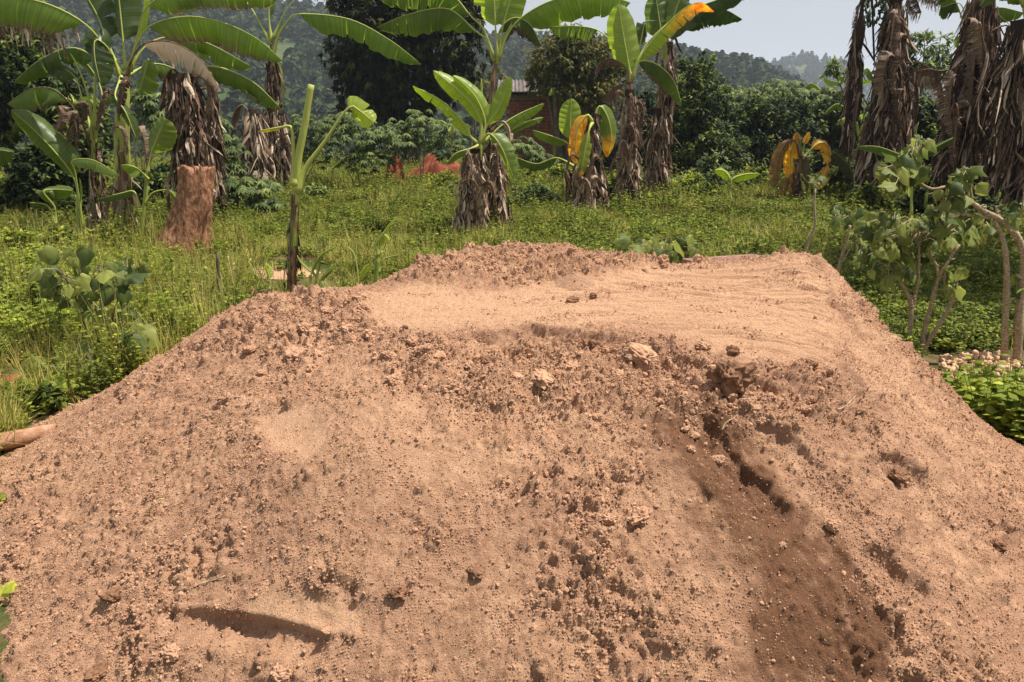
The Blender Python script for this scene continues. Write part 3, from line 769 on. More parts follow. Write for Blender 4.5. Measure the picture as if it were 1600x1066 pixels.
def leaf(parent, d, pix, w, petiole=0, nh=(0, -.5, 1), name='leaf', rib=.011, rib_tone=.9, label=None, rib_dry=0.0, **kw):
    """pix: (x, y[, extra depth]) from the stalk's foot to the leaf's tip, in photograph pixels at distance d; w: half width in pixels;
    the first `petiole` points are bare stalk"""
    W = [at(p[0], p[1], d+(p[2] if len(p) > 2 else 0)) for p in pix]
    full = resample(spline(W, 60), 48)
    L = [0.0]
    for a, b in zip(full, full[1:]): L.append(L[-1]+(b-a).length)
    if petiole >= len(W)-1:                      # a stalk whose blade is gone
        r = MB(); st_ = full[::2]
        r.tube(st_, [rib*(1.1-.35*i/(len(st_)-1))*d/11 for i in range(len(st_))], 9, tone=rib_tone, dry=max(.12, rib_dry), rough=.1)
        o = link('leaf_stalk', r.mesh('leaf_stalk', M['bstem']), parent)
        if label: o['label'] = label
        return o
    if petiole:
        q = W[petiole]; k = min(range(len(full)), key=lambda i: (full[i]-q).length)
    else: k = 0
    blade = resample(full[k:], 30)
    b = MB(); leaf_geom(b, blade, w/F*d, nh, **kw)
    o = link(name, b.mesh(name, M['bleaf']), parent)
    if label: o['label'] = label
    r = MB(); n = len(full); step = full[::2]
    rr = []
    for i, p in enumerate(step):
        s = i/(len(step)-1); rr.append(rib*((1.5-1.25*s)+(1.6*(1-s*5) if petiole and s < .2 else 0))*d/11*.9)
    dr = max(kw.get('dry', 0), rib_dry)
    r.tube(step, rr, 6, tone=rib_tone*(1-dr), dry=dr*.9)
    mm = r.mesh('midrib', M['bstem']); m = link('midrib', mm, o)
    return o
def pseudostem(parent, pts, r0, r1, tone=.6, dry=.3, name='pseudostem', seed=0, bulge=True):
    P = resample(spline(pts, 40), 26); b = MB(); n = len(P)
    rnd = random.Random(seed)
    b.tube(P, [(r0+(r1-r0)*(i/(n-1))**.8)*(1.18 if i == 0 and bulge else 1)*rnd.uniform(.97, 1.03)*(1 if i < n-5 else 1-.13*(i-n+6)) for i in range(n)], 12, rough=.12, tone=tone, dry=dry)
    for k in range(5):                         # overlapping leaf sheaths, their edges standing proud
        i0 = rnd.randrange(0, n-10); an0 = rnd.uniform(0, 6.28); vs, fs, tn = [], [], []
        m_ = rnd.randrange(6, 10); wA = rnd.uniform(.7, 1.2); tt = tone+rnd.uniform(-.35, .3); dd = min(1, max(0, dry+rnd.uniform(-.3, .4)))
        for i in range(m_):
            p = P[i0+i]; f = i/(m_-1); rr = (r0+(r1-r0)*((i0+i)/(n-1))**.8)*1.06
            for j in range(5):
                an = an0+(j/4-.5)*wA*2*(1-f*.75)+f*.3; vs.append(p+Vector((math.cos(an)*rr, math.sin(an)*rr, 0)))
        for i in range(m_-1):
            for j in range(4): fs.append((i*5+j, i*5+j+1, (i+1)*5+j+1, (i+1)*5+j))
        b.add(vs, fs, tone=tt, dry=dd)
    return link(name, b.mesh(name, M['bstem']), parent)
def skirt(parent, pts, r0, r1, n=380, ln=(.2, .55), seed=0, lo=.15, hi=.95, bright=.45, wid=(.010, .034), flare=.10, name='dead_leaf_skirt'):
    """dry leaves and stalks that hang about a stem; pts run from the bottom to the top, r0 / r1 = radius there"""
    rnd = random.Random(seed); P = resample(spline(pts, 40), 40); b = MB()
    cm = Vector((0, 0, 0))
    core = [(r0+(r1-r0)*i/39)*.62 for i in range(40)]
    b.tube(P[::2], core[::2], 10, rough=.5, tone=.02)
    lump = rnd.random()*40
    for k in range(int(n*1.35)):
        s = lo+(hi-lo)*rnd.random()**.9; i = int(s*39); p = P[i]; an = rnd.uniform(0, 6.28); rr = (r0+(r1-r0)*s)*rnd.uniform(.5, 1.0)*(1+.45*mnoise.noise(Vector((math.cos(an)*1.2+lump, math.sin(an)*1.2, s*6))))
        out = Vector((math.cos(an), math.sin(an), 0)); tan = Vector((-out.y, out.x, 0))
        L = rnd.uniform(*ln)*(.7 if rnd.random() < .8 else 1.2); L = min(L, max(.12, (p.z-P[0].z)+.02)); w = rnd.uniform(*wid)*(2.0 if rnd.random() < .15 else .95)
        tw = rnd.gauss(0, .9); tone = min(1, max(0, rnd.gauss(bright+.08, .30))); N_ = 6; vs = []; tn = []
        c = p+out*rr; vel = Vector((out.x*flare, out.y*flare, -1)); lean = Vector((rnd.gauss(0, .16), rnd.gauss(0, .16), 0)); a0 = rnd.uniform(-1.2, 1.2)
        kink = rnd.randrange(1, 5)
        for q in range(N_):
            f = q/(N_-1); wv = w*(math.sin(min(1, f*1.5+.25)*math.pi*.5))*(1-f**3*.85); a1 = a0+tw*f
            sd_ = tan*math.cos(a1)+out*math.sin(a1); cup = out*wv*.5
            vs += [c+sd_*wv-cup*.3, c+cup, c-sd_*wv-cup*.3]; tt = tone+rnd.gauss(0, .06)-(.15 if q == 0 else 0); tn += [tt, tt*.75, tt]
            vel = (vel+lean*.3+Vector((rnd.gauss(0, .10), rnd.gauss(0, .10), -.15))); 
            if q == kink: vel += Vector((rnd.gauss(0, .5), rnd.gauss(0, .5), rnd.uniform(-.2, .4)))
            c = c+vel.normalized()*L/(N_-1)
            if c.z < .03: c.z = .03+rnd.random()*.03
        fs = []
        for q in range(N_-1): fs += [(q*3, q*3+1, q*3+4, q*3+3), (q*3+1, q*3+2, q*3+5, q*3+4)]
        b.add(vs, fs, tone=tn)
    o = link(name, b.mesh(name, M['dead'], smooth=False), parent); o['kind'] = 'stuff'; return o
def plant(name, px, py, d, label, cat='banana plant', group='banana plants'):
    p = at(px, py, d); p.z = gz(p.x, p.y); return empty(name, p, label, cat, group), p
UP = (0, -1, .15)                              # blade faces the viewer's side

def hang_dead(r, d, spots, seed, w=(9, 17), L=(50, 110)):
    rn = random.Random(seed)
    for k, (px, py) in enumerate(spots):
        l_ = rn.uniform(*L); sx = rn.choice((-1, 1))*rn.uniform(4, 16); dd = rn.uniform(-.5, -.25)
        leaf(r, d, [(px, py, dd*.6), (px+sx, py-rn.uniform(0, 10), dd), (px+sx*1.7, py+l_*.4, dd), (px+sx*1.4+rn.uniform(-10, 10), py+l_, dd)], rn.uniform(*w), 0, (rn.uniform(-.7, .7), -1, .1), fold=(rn.uniform(10, 60), rn.uniform(10, 70)), tears=rn.randrange(3, 12), dry=1, tone=rn.uniform(.15, .85), seed=seed*31+k, name='dead_leaf', ripple=.45, gap=.8, curl=rn.uniform(10, 60))
# ---- P1 big green banana plant at left
d = 10.9
r, _ = plant('banana_plant', 198, 380, d, 'tall banana plant with yellow green stem left of the red stump')
pseudostem(r, [at(199, 384, d), at(192, 260, d), at(191, 185, d), at(199, 118, d)], .115, .085, .85, .42, seed=1)
leaf(r, d, [(197, 125), (208, 85, -.05), (232, 42, -.1), (290, 26, -.1), (350, 36, -.1), (404, 62, -.1), (441, 95, -.1)], 38, 2, (0, -.35, 1), fold=(62, 58), tears=5, dry_edge=.16, tone=.5, seed=1)
leaf(r, d, [(196, 130, -.1), (205, 95, -.2), (226, 68, -.25), (268, 66, -.25), (312, 92, -.25), (346, 142, -.25)], 34, 2, (0, -.5, 1), fold=(60, 50), tears=16, dry=1, tone=1.35, seed=2, gap=.8, ripple=.3, name='dead_leaf', label='dead pale tan leaf with dark slits, arching right')
leaf(r, d, [(190, 118), (165, 75, -.2), (128, 34, -.4), (60, 2, -.6), (-30, -8, -.7), (-90, 20, -.8)], 40, 2, (0, -.55, 1), fold=(40, 50), tears=3, dry_edge=.12, tone=.45, seed=3, fringe=.28)
leaf(r, d, [(196, 110, .1), (192, 60, .15), (186, 0, .2), (178, -70, .2)], 33, 1, UP, fold=(10, 20), tears=2, tone=.12, seed=4)
leaf(r, d, [(203, 112), (214, 62), (232, 8, -.1), (300, -18, -.2), (380, -16, -.2), (432, 4, -.2)], 30, 2, (0, -.35, 1), fold=(60, 60), tears=8, dry_edge=.1, tone=.5, seed=5)
leaf(r, d, [(200, 115, .2), (225, 75, .3), (262, 58, .5), (320, 66, .6), (393, 104, .6)], 26, 2, (0, -.4, 1), fold=(60, 60), tears=4, tone=.42, seed=6)
leaf(r, d, [(188, 112, .1), (166, 60, .2), (150, 20, .3), (120, -30, .3)], 30, 1, UP, fold=(15, 40), tears=2, tone=.1, seed=7)
leaf(r, d, [(187, 120, -.1), (172, 80, -.2), (150, 62, -.35), (148, 90, -.4), (158, 135, -.4)], 26, 1, UP, fold=(35, 25), tears=3, tone=.08, seed=8)
leaf(r, d, [(204, 112, .1), (216, 60, .1), (225, 10, .1), (229, -60, .1)], 12, 1, UP, tone=.75, seed=9, tears=0)
leaf(r, d, [(232, 92, .4), (225, 118, .4), (217, 148, .4)], 24, 0, UP, fold=(20, 20), tears=2, tone=.42, seed=10, halves=(1, -1))
skirt(r, [at(199, 380, d), at(193, 262, d)], .13, .105, 55, (.15, .4), 12, bright=.6, flare=.1)
hang_dead(r, d, [(205, 135), (180, 150), (176, 200), (208, 205), (186, 300)], 7, (5, 10), (35, 80))
leaf(r, d, [(192, 118, .3), (150, 90, .5), (110, 75, .6), (60, 95, .7), (20, 130, .8)], 26, 1, (0, -.5, 1), fold=(45, 50), tears=5, tone=.2, seed=11)
leaf(r, d, [(200, 118, .3), (236, 100, .6), (275, 110, .8), (310, 150, .9)], 24, 1, (0, -.5, 1), fold=(45, 50), tears=8, tone=.3, dry_edge=.2, seed=12)
leaf(r, d, [(190, 120, -.1), (180, 150, -.4), (196, 175, -.5), (214, 220, -.5)], 18, 1, (0, -.9, .5), fold=(45, 40), tears=4, tone=.15, seed=13)
# ---- P2 leaning plant
d = 11.2
r, _ = plant('banana_plant', 150, 382, d, 'leaning banana plant with bare yellow green leaf stalks at far left')
pseudostem(r, [at(152, 386, d), at(149, 300, d), at(147, 235, d), at(146, 180, d)], .10, .05, .8, .4, seed=2)
leaf(r, d, [(144, 232), (126, 188, -.1), (106, 158, -.2), (80, 138, -.3), (45, 140, -.3), (11, 162, -.3)], 30, 2, (0, -.4, 1), fold=(60, 55), tears=3, dry_edge=.16, tone=.38, seed=21, rib_dry=.6)
leaf(r, d, [(146, 220), (140, 160), (126, 115), (109, 82)], 3, 2, UP, tears=0, tone=.9, seed=22, name='leaf', label='bare yellow green stalk whose blade is gone', rib=.02)
leaf(r, d, [(147, 200), (148, 150), (149, 100), (150, 60)], 5, 2, UP, tears=0, tone=.6, seed=23, rib=.018)
leaf(r, d, [(143, 205, .2), (130, 160, .3), (118, 122, .4), (95, 104, .4), (66, 92, .4)], 20, 2, (0, -.7, 1), fold=(20, 30), tears=3, tone=.15, seed=24)
leaf(r, d, [(146, 210, .3), (160, 160, .4), (150, 120, .5), (120, 85, .5), (90, 80, .5)], 20, 2, UP, fold=(20, 30), tears=3, tone=.2, seed=25)
skirt(r, [at(152, 382, d), at(146, 215, d)], .13, .09, 120, (.15, .4), 22, bright=.28)
hang_dead(r, d, [(100, 178), (112, 190), (88, 170), (130, 205), (75, 200), (118, 165)], 8, (6, 12), (30, 60))
leaf(r, d, [(146, 225), (165, 160, -.1), (180, 150, -.2), (208, 190, -.2)], 14, 1, (0, -.5, 1), fold=(45, 50), tears=3, tone=.35, seed=26)
d = 10.6
r, _ = plant('banana_sucker', 122, 360, d, 'young banana sucker with one broad leaf leaning left under the big plant', 'banana sucker', 'banana suckers')
leaf(r, d, [(124, 362), (122, 310), (114, 275), (88, 240, -.1), (55, 205, -.1), (17, 172, -.2)], 31, 2, UP, fold=(15, 22), tears=1, tone=.28, seed=31)
leaf(r, d, [(124, 362), (127, 310), (124, 278)], 3, 1, UP, tears=0, tone=.8, seed=32)
leaf(r, d, [(130, 360), (118, 272, -.1), (112, 252, -.2), (145, 250, -.3), (187, 274, -.3)], 14, 2, (0, -.5, 1), fold=(30, 45), tears=1, tone=.45, seed=33)
pseudostem(r, [at(124, 366, d), at(123, 325, d), at(123, 300, d)], .045, .03, .7, .1, seed=3)
d = 10.3
r, _ = plant('banana_sucker', 223, 372, d, 'slim banana sucker with one upright heart-shaped leaf left of the red stump', 'banana sucker', 'banana suckers')
pseudostem(r, [at(220, 380, d), at(226, 320, d), at(231, 262, d)], .035, .02, .8, .2, seed=4)
leaf(r, d, [(231, 270), (236, 240), (243, 222), (258, 184)], 26, 1, UP, fold=(12, 15), tears=0, tone=.55, seed=41, base=.3, tip=.45)
leaf(r, d, [(231, 280), (222, 270, -.1), (212, 262, -.2), (198, 258, -.2), (188, 258, -.2)], 15, 1, (0, -.9, .7), fold=(35, 35), tears=0, tone=.55, seed=42)
leaf(r, d, [(226, 318), (238, 302), (255, 297), (268, 300), (276, 312)], 10, 2, (0, -.8, .7), fold=(50, 30), tears=0, tone=.5, seed=43)
leaf(r, d, [(224, 342), (232, 332), (245, 333), (252, 342)], 4, 2, (0, -.8, .7), tears=0, tone=.6, seed=44, yel=.4)
leaf(r, d, [(218, 325), (210, 300), (190, 302), (150, 312)], 9, 1, (0, -.8, .9), fold=(35, 30), tears=1, tone=.25, seed=45)
d = 9.2
r, _ = plant('banana_sucker', 88, 330, d, 'low sucker with one dull folded leaf in the shade at far left', 'banana sucker', 'banana suckers')
leaf(r, d, [(88, 352), (86, 325), (68, 300, -.1), (84, 296), (114, 298)], 19, 1, (0, -.9, .6), fold=(35, 25), tears=1, tone=.3, seed=46)
leaf(r, d, [(88, 350), (75, 322), (45, 316)], 8, 1, (0, -.8, .8), tears=0, tone=.2, seed=47)
d = 7.8
r, _ = plant('banana_sucker', -30, 400, d, 'dark green banana leaf reaching in at the left picture edge', 'banana sucker', 'banana suckers')
leaf(r, d, [(-40, 400), (-38, 300), (-28, 250), (-5, 235), (20, 238)], 24, 2, (0, -1, .5), fold=(20, 30), tears=1, tone=.15, seed=48)
pseudostem(r, [at(-40, 410, d), at(-39, 340, d), at(-38, 290, d)], .045, .03, .6, .1, seed=5)
# ---- P3 dead trunk behind the stump
d = 10.7
r, _ = plant('banana_plant', 297, 385, d, 'banana trunk wrapped in dark brown dead leaves right behind the red stump')
pseudostem(r, [at(300, 388, d), at(297, 250, d), at(286, 118, d)], .13, .08, .2, .9, seed=6)
skirt(r, [at(303, 375, d), at(300, 230, d), at(285, 108, d)], .27, .20, 560, (.18, .5), 31, bright=.33, hi=.98, lo=.3)
leaf(r, d, [(292, 118, .2), (312, 106, .2), (345, 106, .2), (395, 128, .2), (440, 170, .2)], 26, 1, (0, -.4, 1), fold=(55, 60), tears=3, tone=.3, dry_edge=.08, seed=52)
leaf(r, d, [(284, 120, .2), (268, 108), (255, 130), (250, 175)], 12, 1, UP, tears=7, dry=1, tone=.3, seed=53, name='dead_leaf', ripple=.35)
leaf(r, d, [(300, 118), (318, 124), (325, 150), (318, 190)], 13, 1, UP, tears=8, dry=1, tone=.5, seed=54, name='dead_leaf', ripple=.35)
d = 12.2
r, _ = plant('banana_plant', 338, 340, d, 'thin dark dead banana stem just right of the dead-leaf trunk')
skirt(r, [at(340, 345, d), at(338, 230, d), at(330, 130, d)], .10, .07, 170, (.2, .5), 33, bright=.15)
hang_dead(r, d+1.3, [(270, 130), (290, 150), (315, 140), (280, 190), (310, 200), (325, 170), (265, 170)], 11, (6, 11), (35, 75))
# ---- stump
d = 9.85
r, _ = plant('tree_stump', 290, 400, d, 'reddish brown cut banana stump standing in the grass at left', 'stump', None)
b = MB(); P = resample(spline([at(283, 415, d), at(290, 375, d), at(303, 310, d), at(304, 262, d)], 30), 44)
vs, fs, nA = [], [], 56
for i, p in enumerate(P):
    f = i/43; r_ = (.205+.20*(1-f)**2.2)
    for k in range(nA):
        an = 2*math.pi*k/nA; q = Vector((math.cos(an), math.sin(an), 0))
        rr = r_*(1+.20*mnoise.noise(q*1.6+Vector((0, 0, f*2)))+.12*mnoise.noise(q*5+Vector((0, 0, f*4)))+.035*mnoise.noise(q*16+Vector((3, 0, f*14)))+(.10*max(0, math.cos(an*5+1))**2*(1-f)**3))
        vs.append(p+q*rr+Vector((0, 0, (.07*mnoise.noise(q*2.2)+.05*mnoise.noise(q*9)) if i > 41 else 0)))
for i in range(43):
    for k in range(nA): fs.append((i*nA+k, i*nA+(k+1) % nA, (i+1)*nA+(k+1) % nA, (i+1)*nA+k))
t0 = len(vs)
for f in (.85, .5, .2):
    for k in range(nA): q = vs[43*nA+k]; vs.append(P[-1].lerp(q, f)+Vector((0, 0, -.02+.02*math.sin(k*1.7+f*20))))
for m_ in range(3):
    a0 = 43*nA if m_ == 0 else t0+(m_-1)*nA; a1 = t0+m_*nA
    for k in range(nA): fs.append((a0+k, a0+(k+1) % nA, a1+(k+1) % nA, a1+k))
fs.append(tuple(t0+2*nA+k for k in range(nA)))
b.add(vs, fs)
link('trunk', b.mesh('trunk', M['stump']), r)
b = MB(); leaf_geom(b, resample([at(336, 312, d-.1), at(338, 290, d-.1), at(345, 272, d-.1)], 8), .05, UP, dry=1, tone=.9, tears=1, seed=5)
leaf_geom(b, resample([at(268, 262, d), at(258, 285, d-.05), at(262, 325, d-.05), at(278, 345, d-.05)], 12), .07, UP, dry=1, tone=.35, tears=5, seed=6)
link('torn_sheath', b.mesh('torn_sheath', M['bleaf']), r)
# ---- P4 far slim plant
d = 18.5
r, _ = plant('banana_plant', 428, 302, d, 'slim tall banana plant in the middle distance left of the broken stem')
pseudostem(r, [at(428, 304, d), at(428, 180, d), at(424, 58, d)], .12, .07, .35, .7, seed=7)
skirt(r, [at(432, 292, d), at(430, 220, d), at(428, 160, d)], .36, .26, 330, (.3, .8), 41, bright=.5, wid=(.015, .05))
skirt(r, [at(428, 200, d), at(426, 140, d), at(424, 90, d)], .17, .12, 110, (.3, .7), 42, bright=.15, wid=(.015, .05))
leaf(r, d, [(426, 90), (434, 58), (452, 30), (470, 22), (545, 30), (608, 62), (658, 100)], 27, 3, (0, -.4, 1), fold=(60, 55), tears=5, tone=.42, seed=61)
leaf(r, d, [(424, 70), (408, 40), (390, 10), (360, -20), (320, -20)], 26, 2, (0, -.4, 1), fold=(60, 60), tears=22, tone=.2, gap=1, seed=62)
leaf(r, d, [(424, 65), (420, 25), (422, -10), (430, -60)], 22, 1, UP, tears=2, tone=.3, seed=63)
leaf(r, d, [(427, 60), (445, 20), (465, -6), (490, -40)], 24, 2, UP, tears=3, tone=.4, seed=64)
leaf(r, d, [(430, 92), (437, 105), (440, 130), (441, 175)], 5, 0, UP, tears=0, tone=.6, yel=.3, seed=65, dry_edge=.3)
d = 18.0
r, _ = plant('banana_plant', 396, 300, d, 'banana trunk clad in pale dead leaves left of the slim tall one')
skirt(r, [at(396, 290, d), at(398, 230, d), at(396, 168, d)], .33, .20, 300, (.3, .8), 43, bright=.5, wid=(.015, .05))
leaf(r, d, [(396, 190), (380, 165), (365, 178), (360, 215)], 14, 1, UP, tears=8, dry=1, tone=.4, seed=66, name='dead_leaf')
# ---- P5 plant with cut leaf stalks, in front
d = 7.35
r, _ = plant('banana_plant', 455, 462, d, 'small banana stem with cut and snapped leaf stalks behind the left shoulder of the heap')
pseudostem(r, [at(455, 475, d), at(457, 400, d), at(460, 340, d), at(462, 296, d), at(464, 262, d)], .047, .036, .55, .7, seed=8)
leaf(r, d, [(462, 320), (464, 262), (476, 195), (487, 128)], 4, 3, UP, tears=0, tone=.9, seed=71, rib=.055, rib_tone=.85, label='pale green leaf stalk cut off square at the top')
leaf(r, d, [(464, 300), (478, 262), (505, 225), (543, 170), (560, 172), (584, 192)], 17, 3, UP, fold=(5, 10), tears=4, tone=.85, seed=72, rib=.03, base=.08, tip=.7, label='bent stalk ending in a torn green flap')
leaf(r, d, [(461, 290), (459, 245), (455, 200), (440, 199), (404, 205)], 4, 3, (0, -.3, 1), tears=3, tone=.95, seed=73, rib=.03, yel=.3, label='snapped leaf stalk bent over to the left')
leaf(r, d, [(452, 208), (432, 215), (438, 228), (420, 226)], 4, 0, UP, tears=3, dry=1, tone=.5, seed=74, rib=.006, name='dead_leaf')
leaf(r, d, [(456, 378), (468, 352), (490, 330), (509, 314)], 3, 2, UP, tears=0, tone=.9, seed=75, rib=.014, label='short bare stalk slanting right', yel=.2)
leaf(r, d, [(455, 455), (456, 420), (462, 385), (466, 364)], 8, 1, UP, fold=(50, 50), tears=0, tone=.75, seed=76)
skirt(r, [at(455, 465, d), at(459, 330, d)], .065, .05, 46, (.08, .2), 71, bright=.15, wid=(.005, .014))
# ---- suckers at the heap's left edge
def sucker(px, py, d, leaves, label, tone=.7):
    r, _ = plant('banana_sucker', px, py, d, label, 'banana sucker', 'banana suckers')
    for k, (pix, w, kw) in enumerate(leaves):
        kk = dict(tears=0, tone=tone, seed=int(px)+k, nh=UP, fold=(25, 30)); kk.update(kw); leaf(r, d, pix, w, kk.pop('petiole', 1), **kk)
    return r
sucker(415, 452, 7.2, [([(420, 456), (421, 435), (414, 412)], 9, dict(tone=.95)), ([(408, 452), (404, 435), (396, 428), (373, 432)], 5, dict(tone=.95, nh=(0, -.5, 1))), ([(402, 450), (398, 428), (388, 408)], 2, dict(tone=.8))], 'bright lime green sprout beside the brown cut clump')
sucker(490, 458, 7.2, [([(487, 462), (486, 430), (500, 400), (526, 385)], 4, {}), ([(492, 462), (494, 435), (470, 410), (464, 398)], 4, {}), ([(492, 462), (500, 440), (510, 428), (522, 418)], 5, dict(tone=.3)), ([(490, 462), (493, 440), (498, 410), (496, 398)], 4, dict(tone=.4)), ([(492, 462), (485, 440), (484, 430)], 5, {})], 'cluster of thin dark green sprouts on the edge of the heap', .5)
sucker(563, 450, 7.4, [([(562, 455), (563, 438), (570, 420), (580, 413)], 7, dict(tone=.95)), ([(560, 455), (558, 420), (552, 395), (542, 385)], 2, {}), ([(566, 452), (575, 430), (565, 440)], 3, dict(dry=.5))], 'short sprout with one curled lime leaf')
rr_ = sucker(590, 452, 7.4, [([(590, 400), (592, 378), (606, 355), (621, 338)], 3, dict(tone=.9)), ([(591, 398), (594, 385), (598, 370), (609, 375)], 8, dict(tone=.9)), ([(592, 425), (600, 405), (625, 398)], 2, dict(tone=.2)), ([(588, 400), (586, 385), (600, 362)], 5, {})], 'upright pale sprout with a torn top at the foot of the back rim')
pseudostem(rr_, [at(588, 462, 7.4), at(589, 425, 7.4), at(591, 395, 7.4)], .03, .022, .6, .1, seed=9)
# brown cut clump by P5
d = 6.7
r, _ = plant('cut_banana_clump', 412, 470, d, 'brown dried cut clump of banana base half buried by the heap', 'stump', None)
b = MB(); b.tube([at(390, 500, d), at(393, 470, d), at(400, 452, d)], [.085, .075, .05], 14, rough=.5); b.tube([at(420, 500, d), at(424, 470, d), at(426, 456, d)], [.10, .085, .06], 14, rough=.5)
link('trunk', b.mesh('trunk', M['stump']), r)
skirt(r, [at(410, 500, d), at(412, 452, d)], .17, .13, 130, (.06, .16), 77, bright=.35, wid=(.004, .012), name='dry_fibre')
# ---- P9 far tall plant in the centre
d = 16.5
r, _ = plant('banana_plant', 768, 318, d, 'tall slim banana plant in the centre with broad leaves reaching left and right')
pseudostem(r, [at(764, 325, d), at(762, 220, d), at(768, 150, d), at(776, 85, d)], .12, .06, .5, .6, seed=10)
skirt(r, [at(764, 310, d), at(763, 150, d)], .14, .08, 120, (.2, .5), 91, bright=.2)
leaf(r, d, [(772, 95), (760, 62), (742, 48), (700, 14), (640, 22), (589, 42)], 34, 2, (0, -.6, 1), fold=(50, 60), tears=6, tone=.46, seed=91)
leaf(r, d, [(772, 90), (755, 45), (735, 25), (700, -12), (640, -15), (590, -4)], 30, 2, (0, -.5, 1), fold=(60, 60), tears=14, tone=.35, seed=92, gap=.8)
leaf(r, d, [(778, 90), (774, 40), (772, 0), (768, -60)], 34, 1, UP, fold=(10, 15), tears=1, tone=.7, seed=93)
leaf(r, d, [(779, 92), (786, 40), (797, 0), (810, -50)], 28, 1, UP, fold=(15, 15), tears=1, tone=.6, seed=94)
leaf(r, d, [(779, 95), (790, 60), (812, 30), (860, 2), (925, -12), (985, 4)], 38, 2, (0, -.6, 1), fold=(50, 55), tears=6, tone=.5, seed=95)
leaf(r, d, [(777, 95), (780, 50), (802, 28), (828, 38), (846, 72)], 24, 1, (0, -.5, 1), fold=(65, 65), tears=12, tone=.3, dry_edge=.4, seed=96, gap=.7)
leaf(r, d, [(777, 100), (782, 70), (800, 36), (790, 60), (776, 74)], 20, 1, UP, fold=(60, 60), tears=9, tone=.25, dry_edge=.3, seed=97)
# ---- P10 young bright banana plant
d = 11.1
r, _ = plant('banana_plant', 752, 372, d, 'short bright green banana plant above two pale dead leaf skirts, centre left')
pseudostem(r, [at(742, 376, d), at(745, 290, d), at(752, 215, d)], .09, .05, .6, .3, seed=11)
skirt(r, [at(734, 372, d), at(738, 300, d), at(742, 228, d)], .25, .13, 420, (.18, .42), 101, bright=.55)
skirt(r, [at(776, 358, d+.4), at(772, 290, d+.4), at(768, 195, d+.4)], .20, .13, 340, (.18, .42), 102, bright=.5)
leaf(r, d, [(750, 222), (752, 195), (738, 165), (712, 138), (677, 110)], 17, 1, (-.3, -1, .5), fold=(15, 25), tears=3, tone=.8, seed=101)
leaf(r, d, [(752, 222), (758, 190), (745, 155), (725, 132), (708, 118)], 16, 1, (-.4, -1, .2), fold=(25, 25), tears=3, tone=.72, seed=102)
leaf(r, d, [(748, 225), (735, 213), (722, 190), (690, 158), (645, 134)], 16, 1, (.1, -.8, .8), fold=(25, 40), tears=6, tone=.86, seed=103, gap=.6)
leaf(r, d, [(752, 222), (762, 195), (780, 168), (798, 120)], 15, 1, (.3, -1, .1), fold=(10, 15), tears=0, tone=.62, seed=104, base=.25)
leaf(r, d, [(753, 215, .2), (753, 165, .2), (752, 122, .2)], 6, 1, UP, tears=0, tone=.7, seed=105)
leaf(r, d, [(752, 222, -.1), (765, 209, -.2), (784, 232, -.25), (803, 280, -.25)], 18, 1, (-.6, -.8, .5), fold=(20, 25), tears=3, tone=.5, seed=106)
leaf(r, d, [(756, 222, .2), (784, 196, .3), (812, 178, .4), (850, 161, .5)], 14, 1, (0, -.8, .7), fold=(30, 35), tears=3, tone=.5, seed=107)
leaf(r, d, [(756, 225, .3), (790, 208, .4), (820, 192, .5), (850, 183, .6)], 11, 1, (0, -.8, .7), fold=(30, 35), tears=3, tone=.42, seed=108)
leaf(r, d, [(748, 228, -.1), (733, 233, -.2), (712, 240, -.25), (697, 257, -.25)], 9, 1, (0, -.8, .7), fold=(30, 30), tears=0, tone=.4, seed=109)
leaf(r, d, [(768, 205), (782, 190), (794, 200), (797, 225)], 10, 1, UP, dry=1, tone=.8, tears=5, seed=110, name='dead_leaf')
hang_dead(r, d, [(728, 245), (745, 262), (722, 285), (752, 290), (768, 230), (785, 265), (735, 310), (772, 300)], 12, (4, 8), (28, 55))
# ---- P11 plant with an orange leaf
d = 14.0
r, _ = plant('banana_plant', 915, 338, d, 'banana plant with one orange and one yellow edged leaf over pale dead skirts, centre')
pseudostem(r, [at(912, 342, d), at(918, 270, d), at(926, 180, d)], .10, .06, .2, .9, seed=12)
skirt(r, [at(908, 342, d), at(912, 290, d), at(916, 238, d)], .26, .16, 300, (.2, .5), 111, bright=.5)
skirt(r, [at(936, 342, d+.2), at(936, 290, d+.2), at(930, 235, d+.2)], .17, .12, 190, (.2, .5), 112, bright=.42)
skirt(r, [at(922, 250, d), at(930, 175, d)], .12, .07, 90, (.15, .4), 113, bright=.15)
leaf(r, d, [(896, 245), (892, 218), (891, 190), (893, 154)], 20, 1, UP, fold=(8, 10), tears=0, tone=.62, seed=111, base=.3)
leaf(r, d, [(925, 190, -.1), (917, 180, -.15), (903, 200, -.2), (899, 228, -.2), (899, 256, -.2)], 17, 1, (-.2, -1, .2), fold=(20, 20), tears=3, tone=.5, yel=1, dry_edge=.15, seed=112, label='bright orange dying leaf hanging down')
leaf(r, d, [(925, 192, -.1), (920, 205, -.25), (913, 240, -.3), (906, 278, -.3)], 11, 1, UP, fold=(20, 20), tears=1, tone=.75, seed=113, yel_fn=lambda s, t: max(0, (s-.75)*4))
leaf(r, d, [(928, 188), (937, 166), (950, 185), (955, 215), (948, 246)], 17, 1, (.1, -1, .1), fold=(15, 25), tears=3, tone=.45, seed=114, yel_fn=lambda s, t: max(0, (s-.55)*4))
leaf(r, d, [(905, 245), (887, 224), (865, 214), (832, 203)], 13, 1, (0, -.8, .7), fold=(30, 40), tears=1, tone=.4, seed=115)
leaf(r, d, [(900, 262, .2), (870, 247, .3), (838, 256, .4), (802, 244, .4)], 11, 1, (0, -.8, .8), fold=(40, 40), tears=1, tone=.2, seed=116)
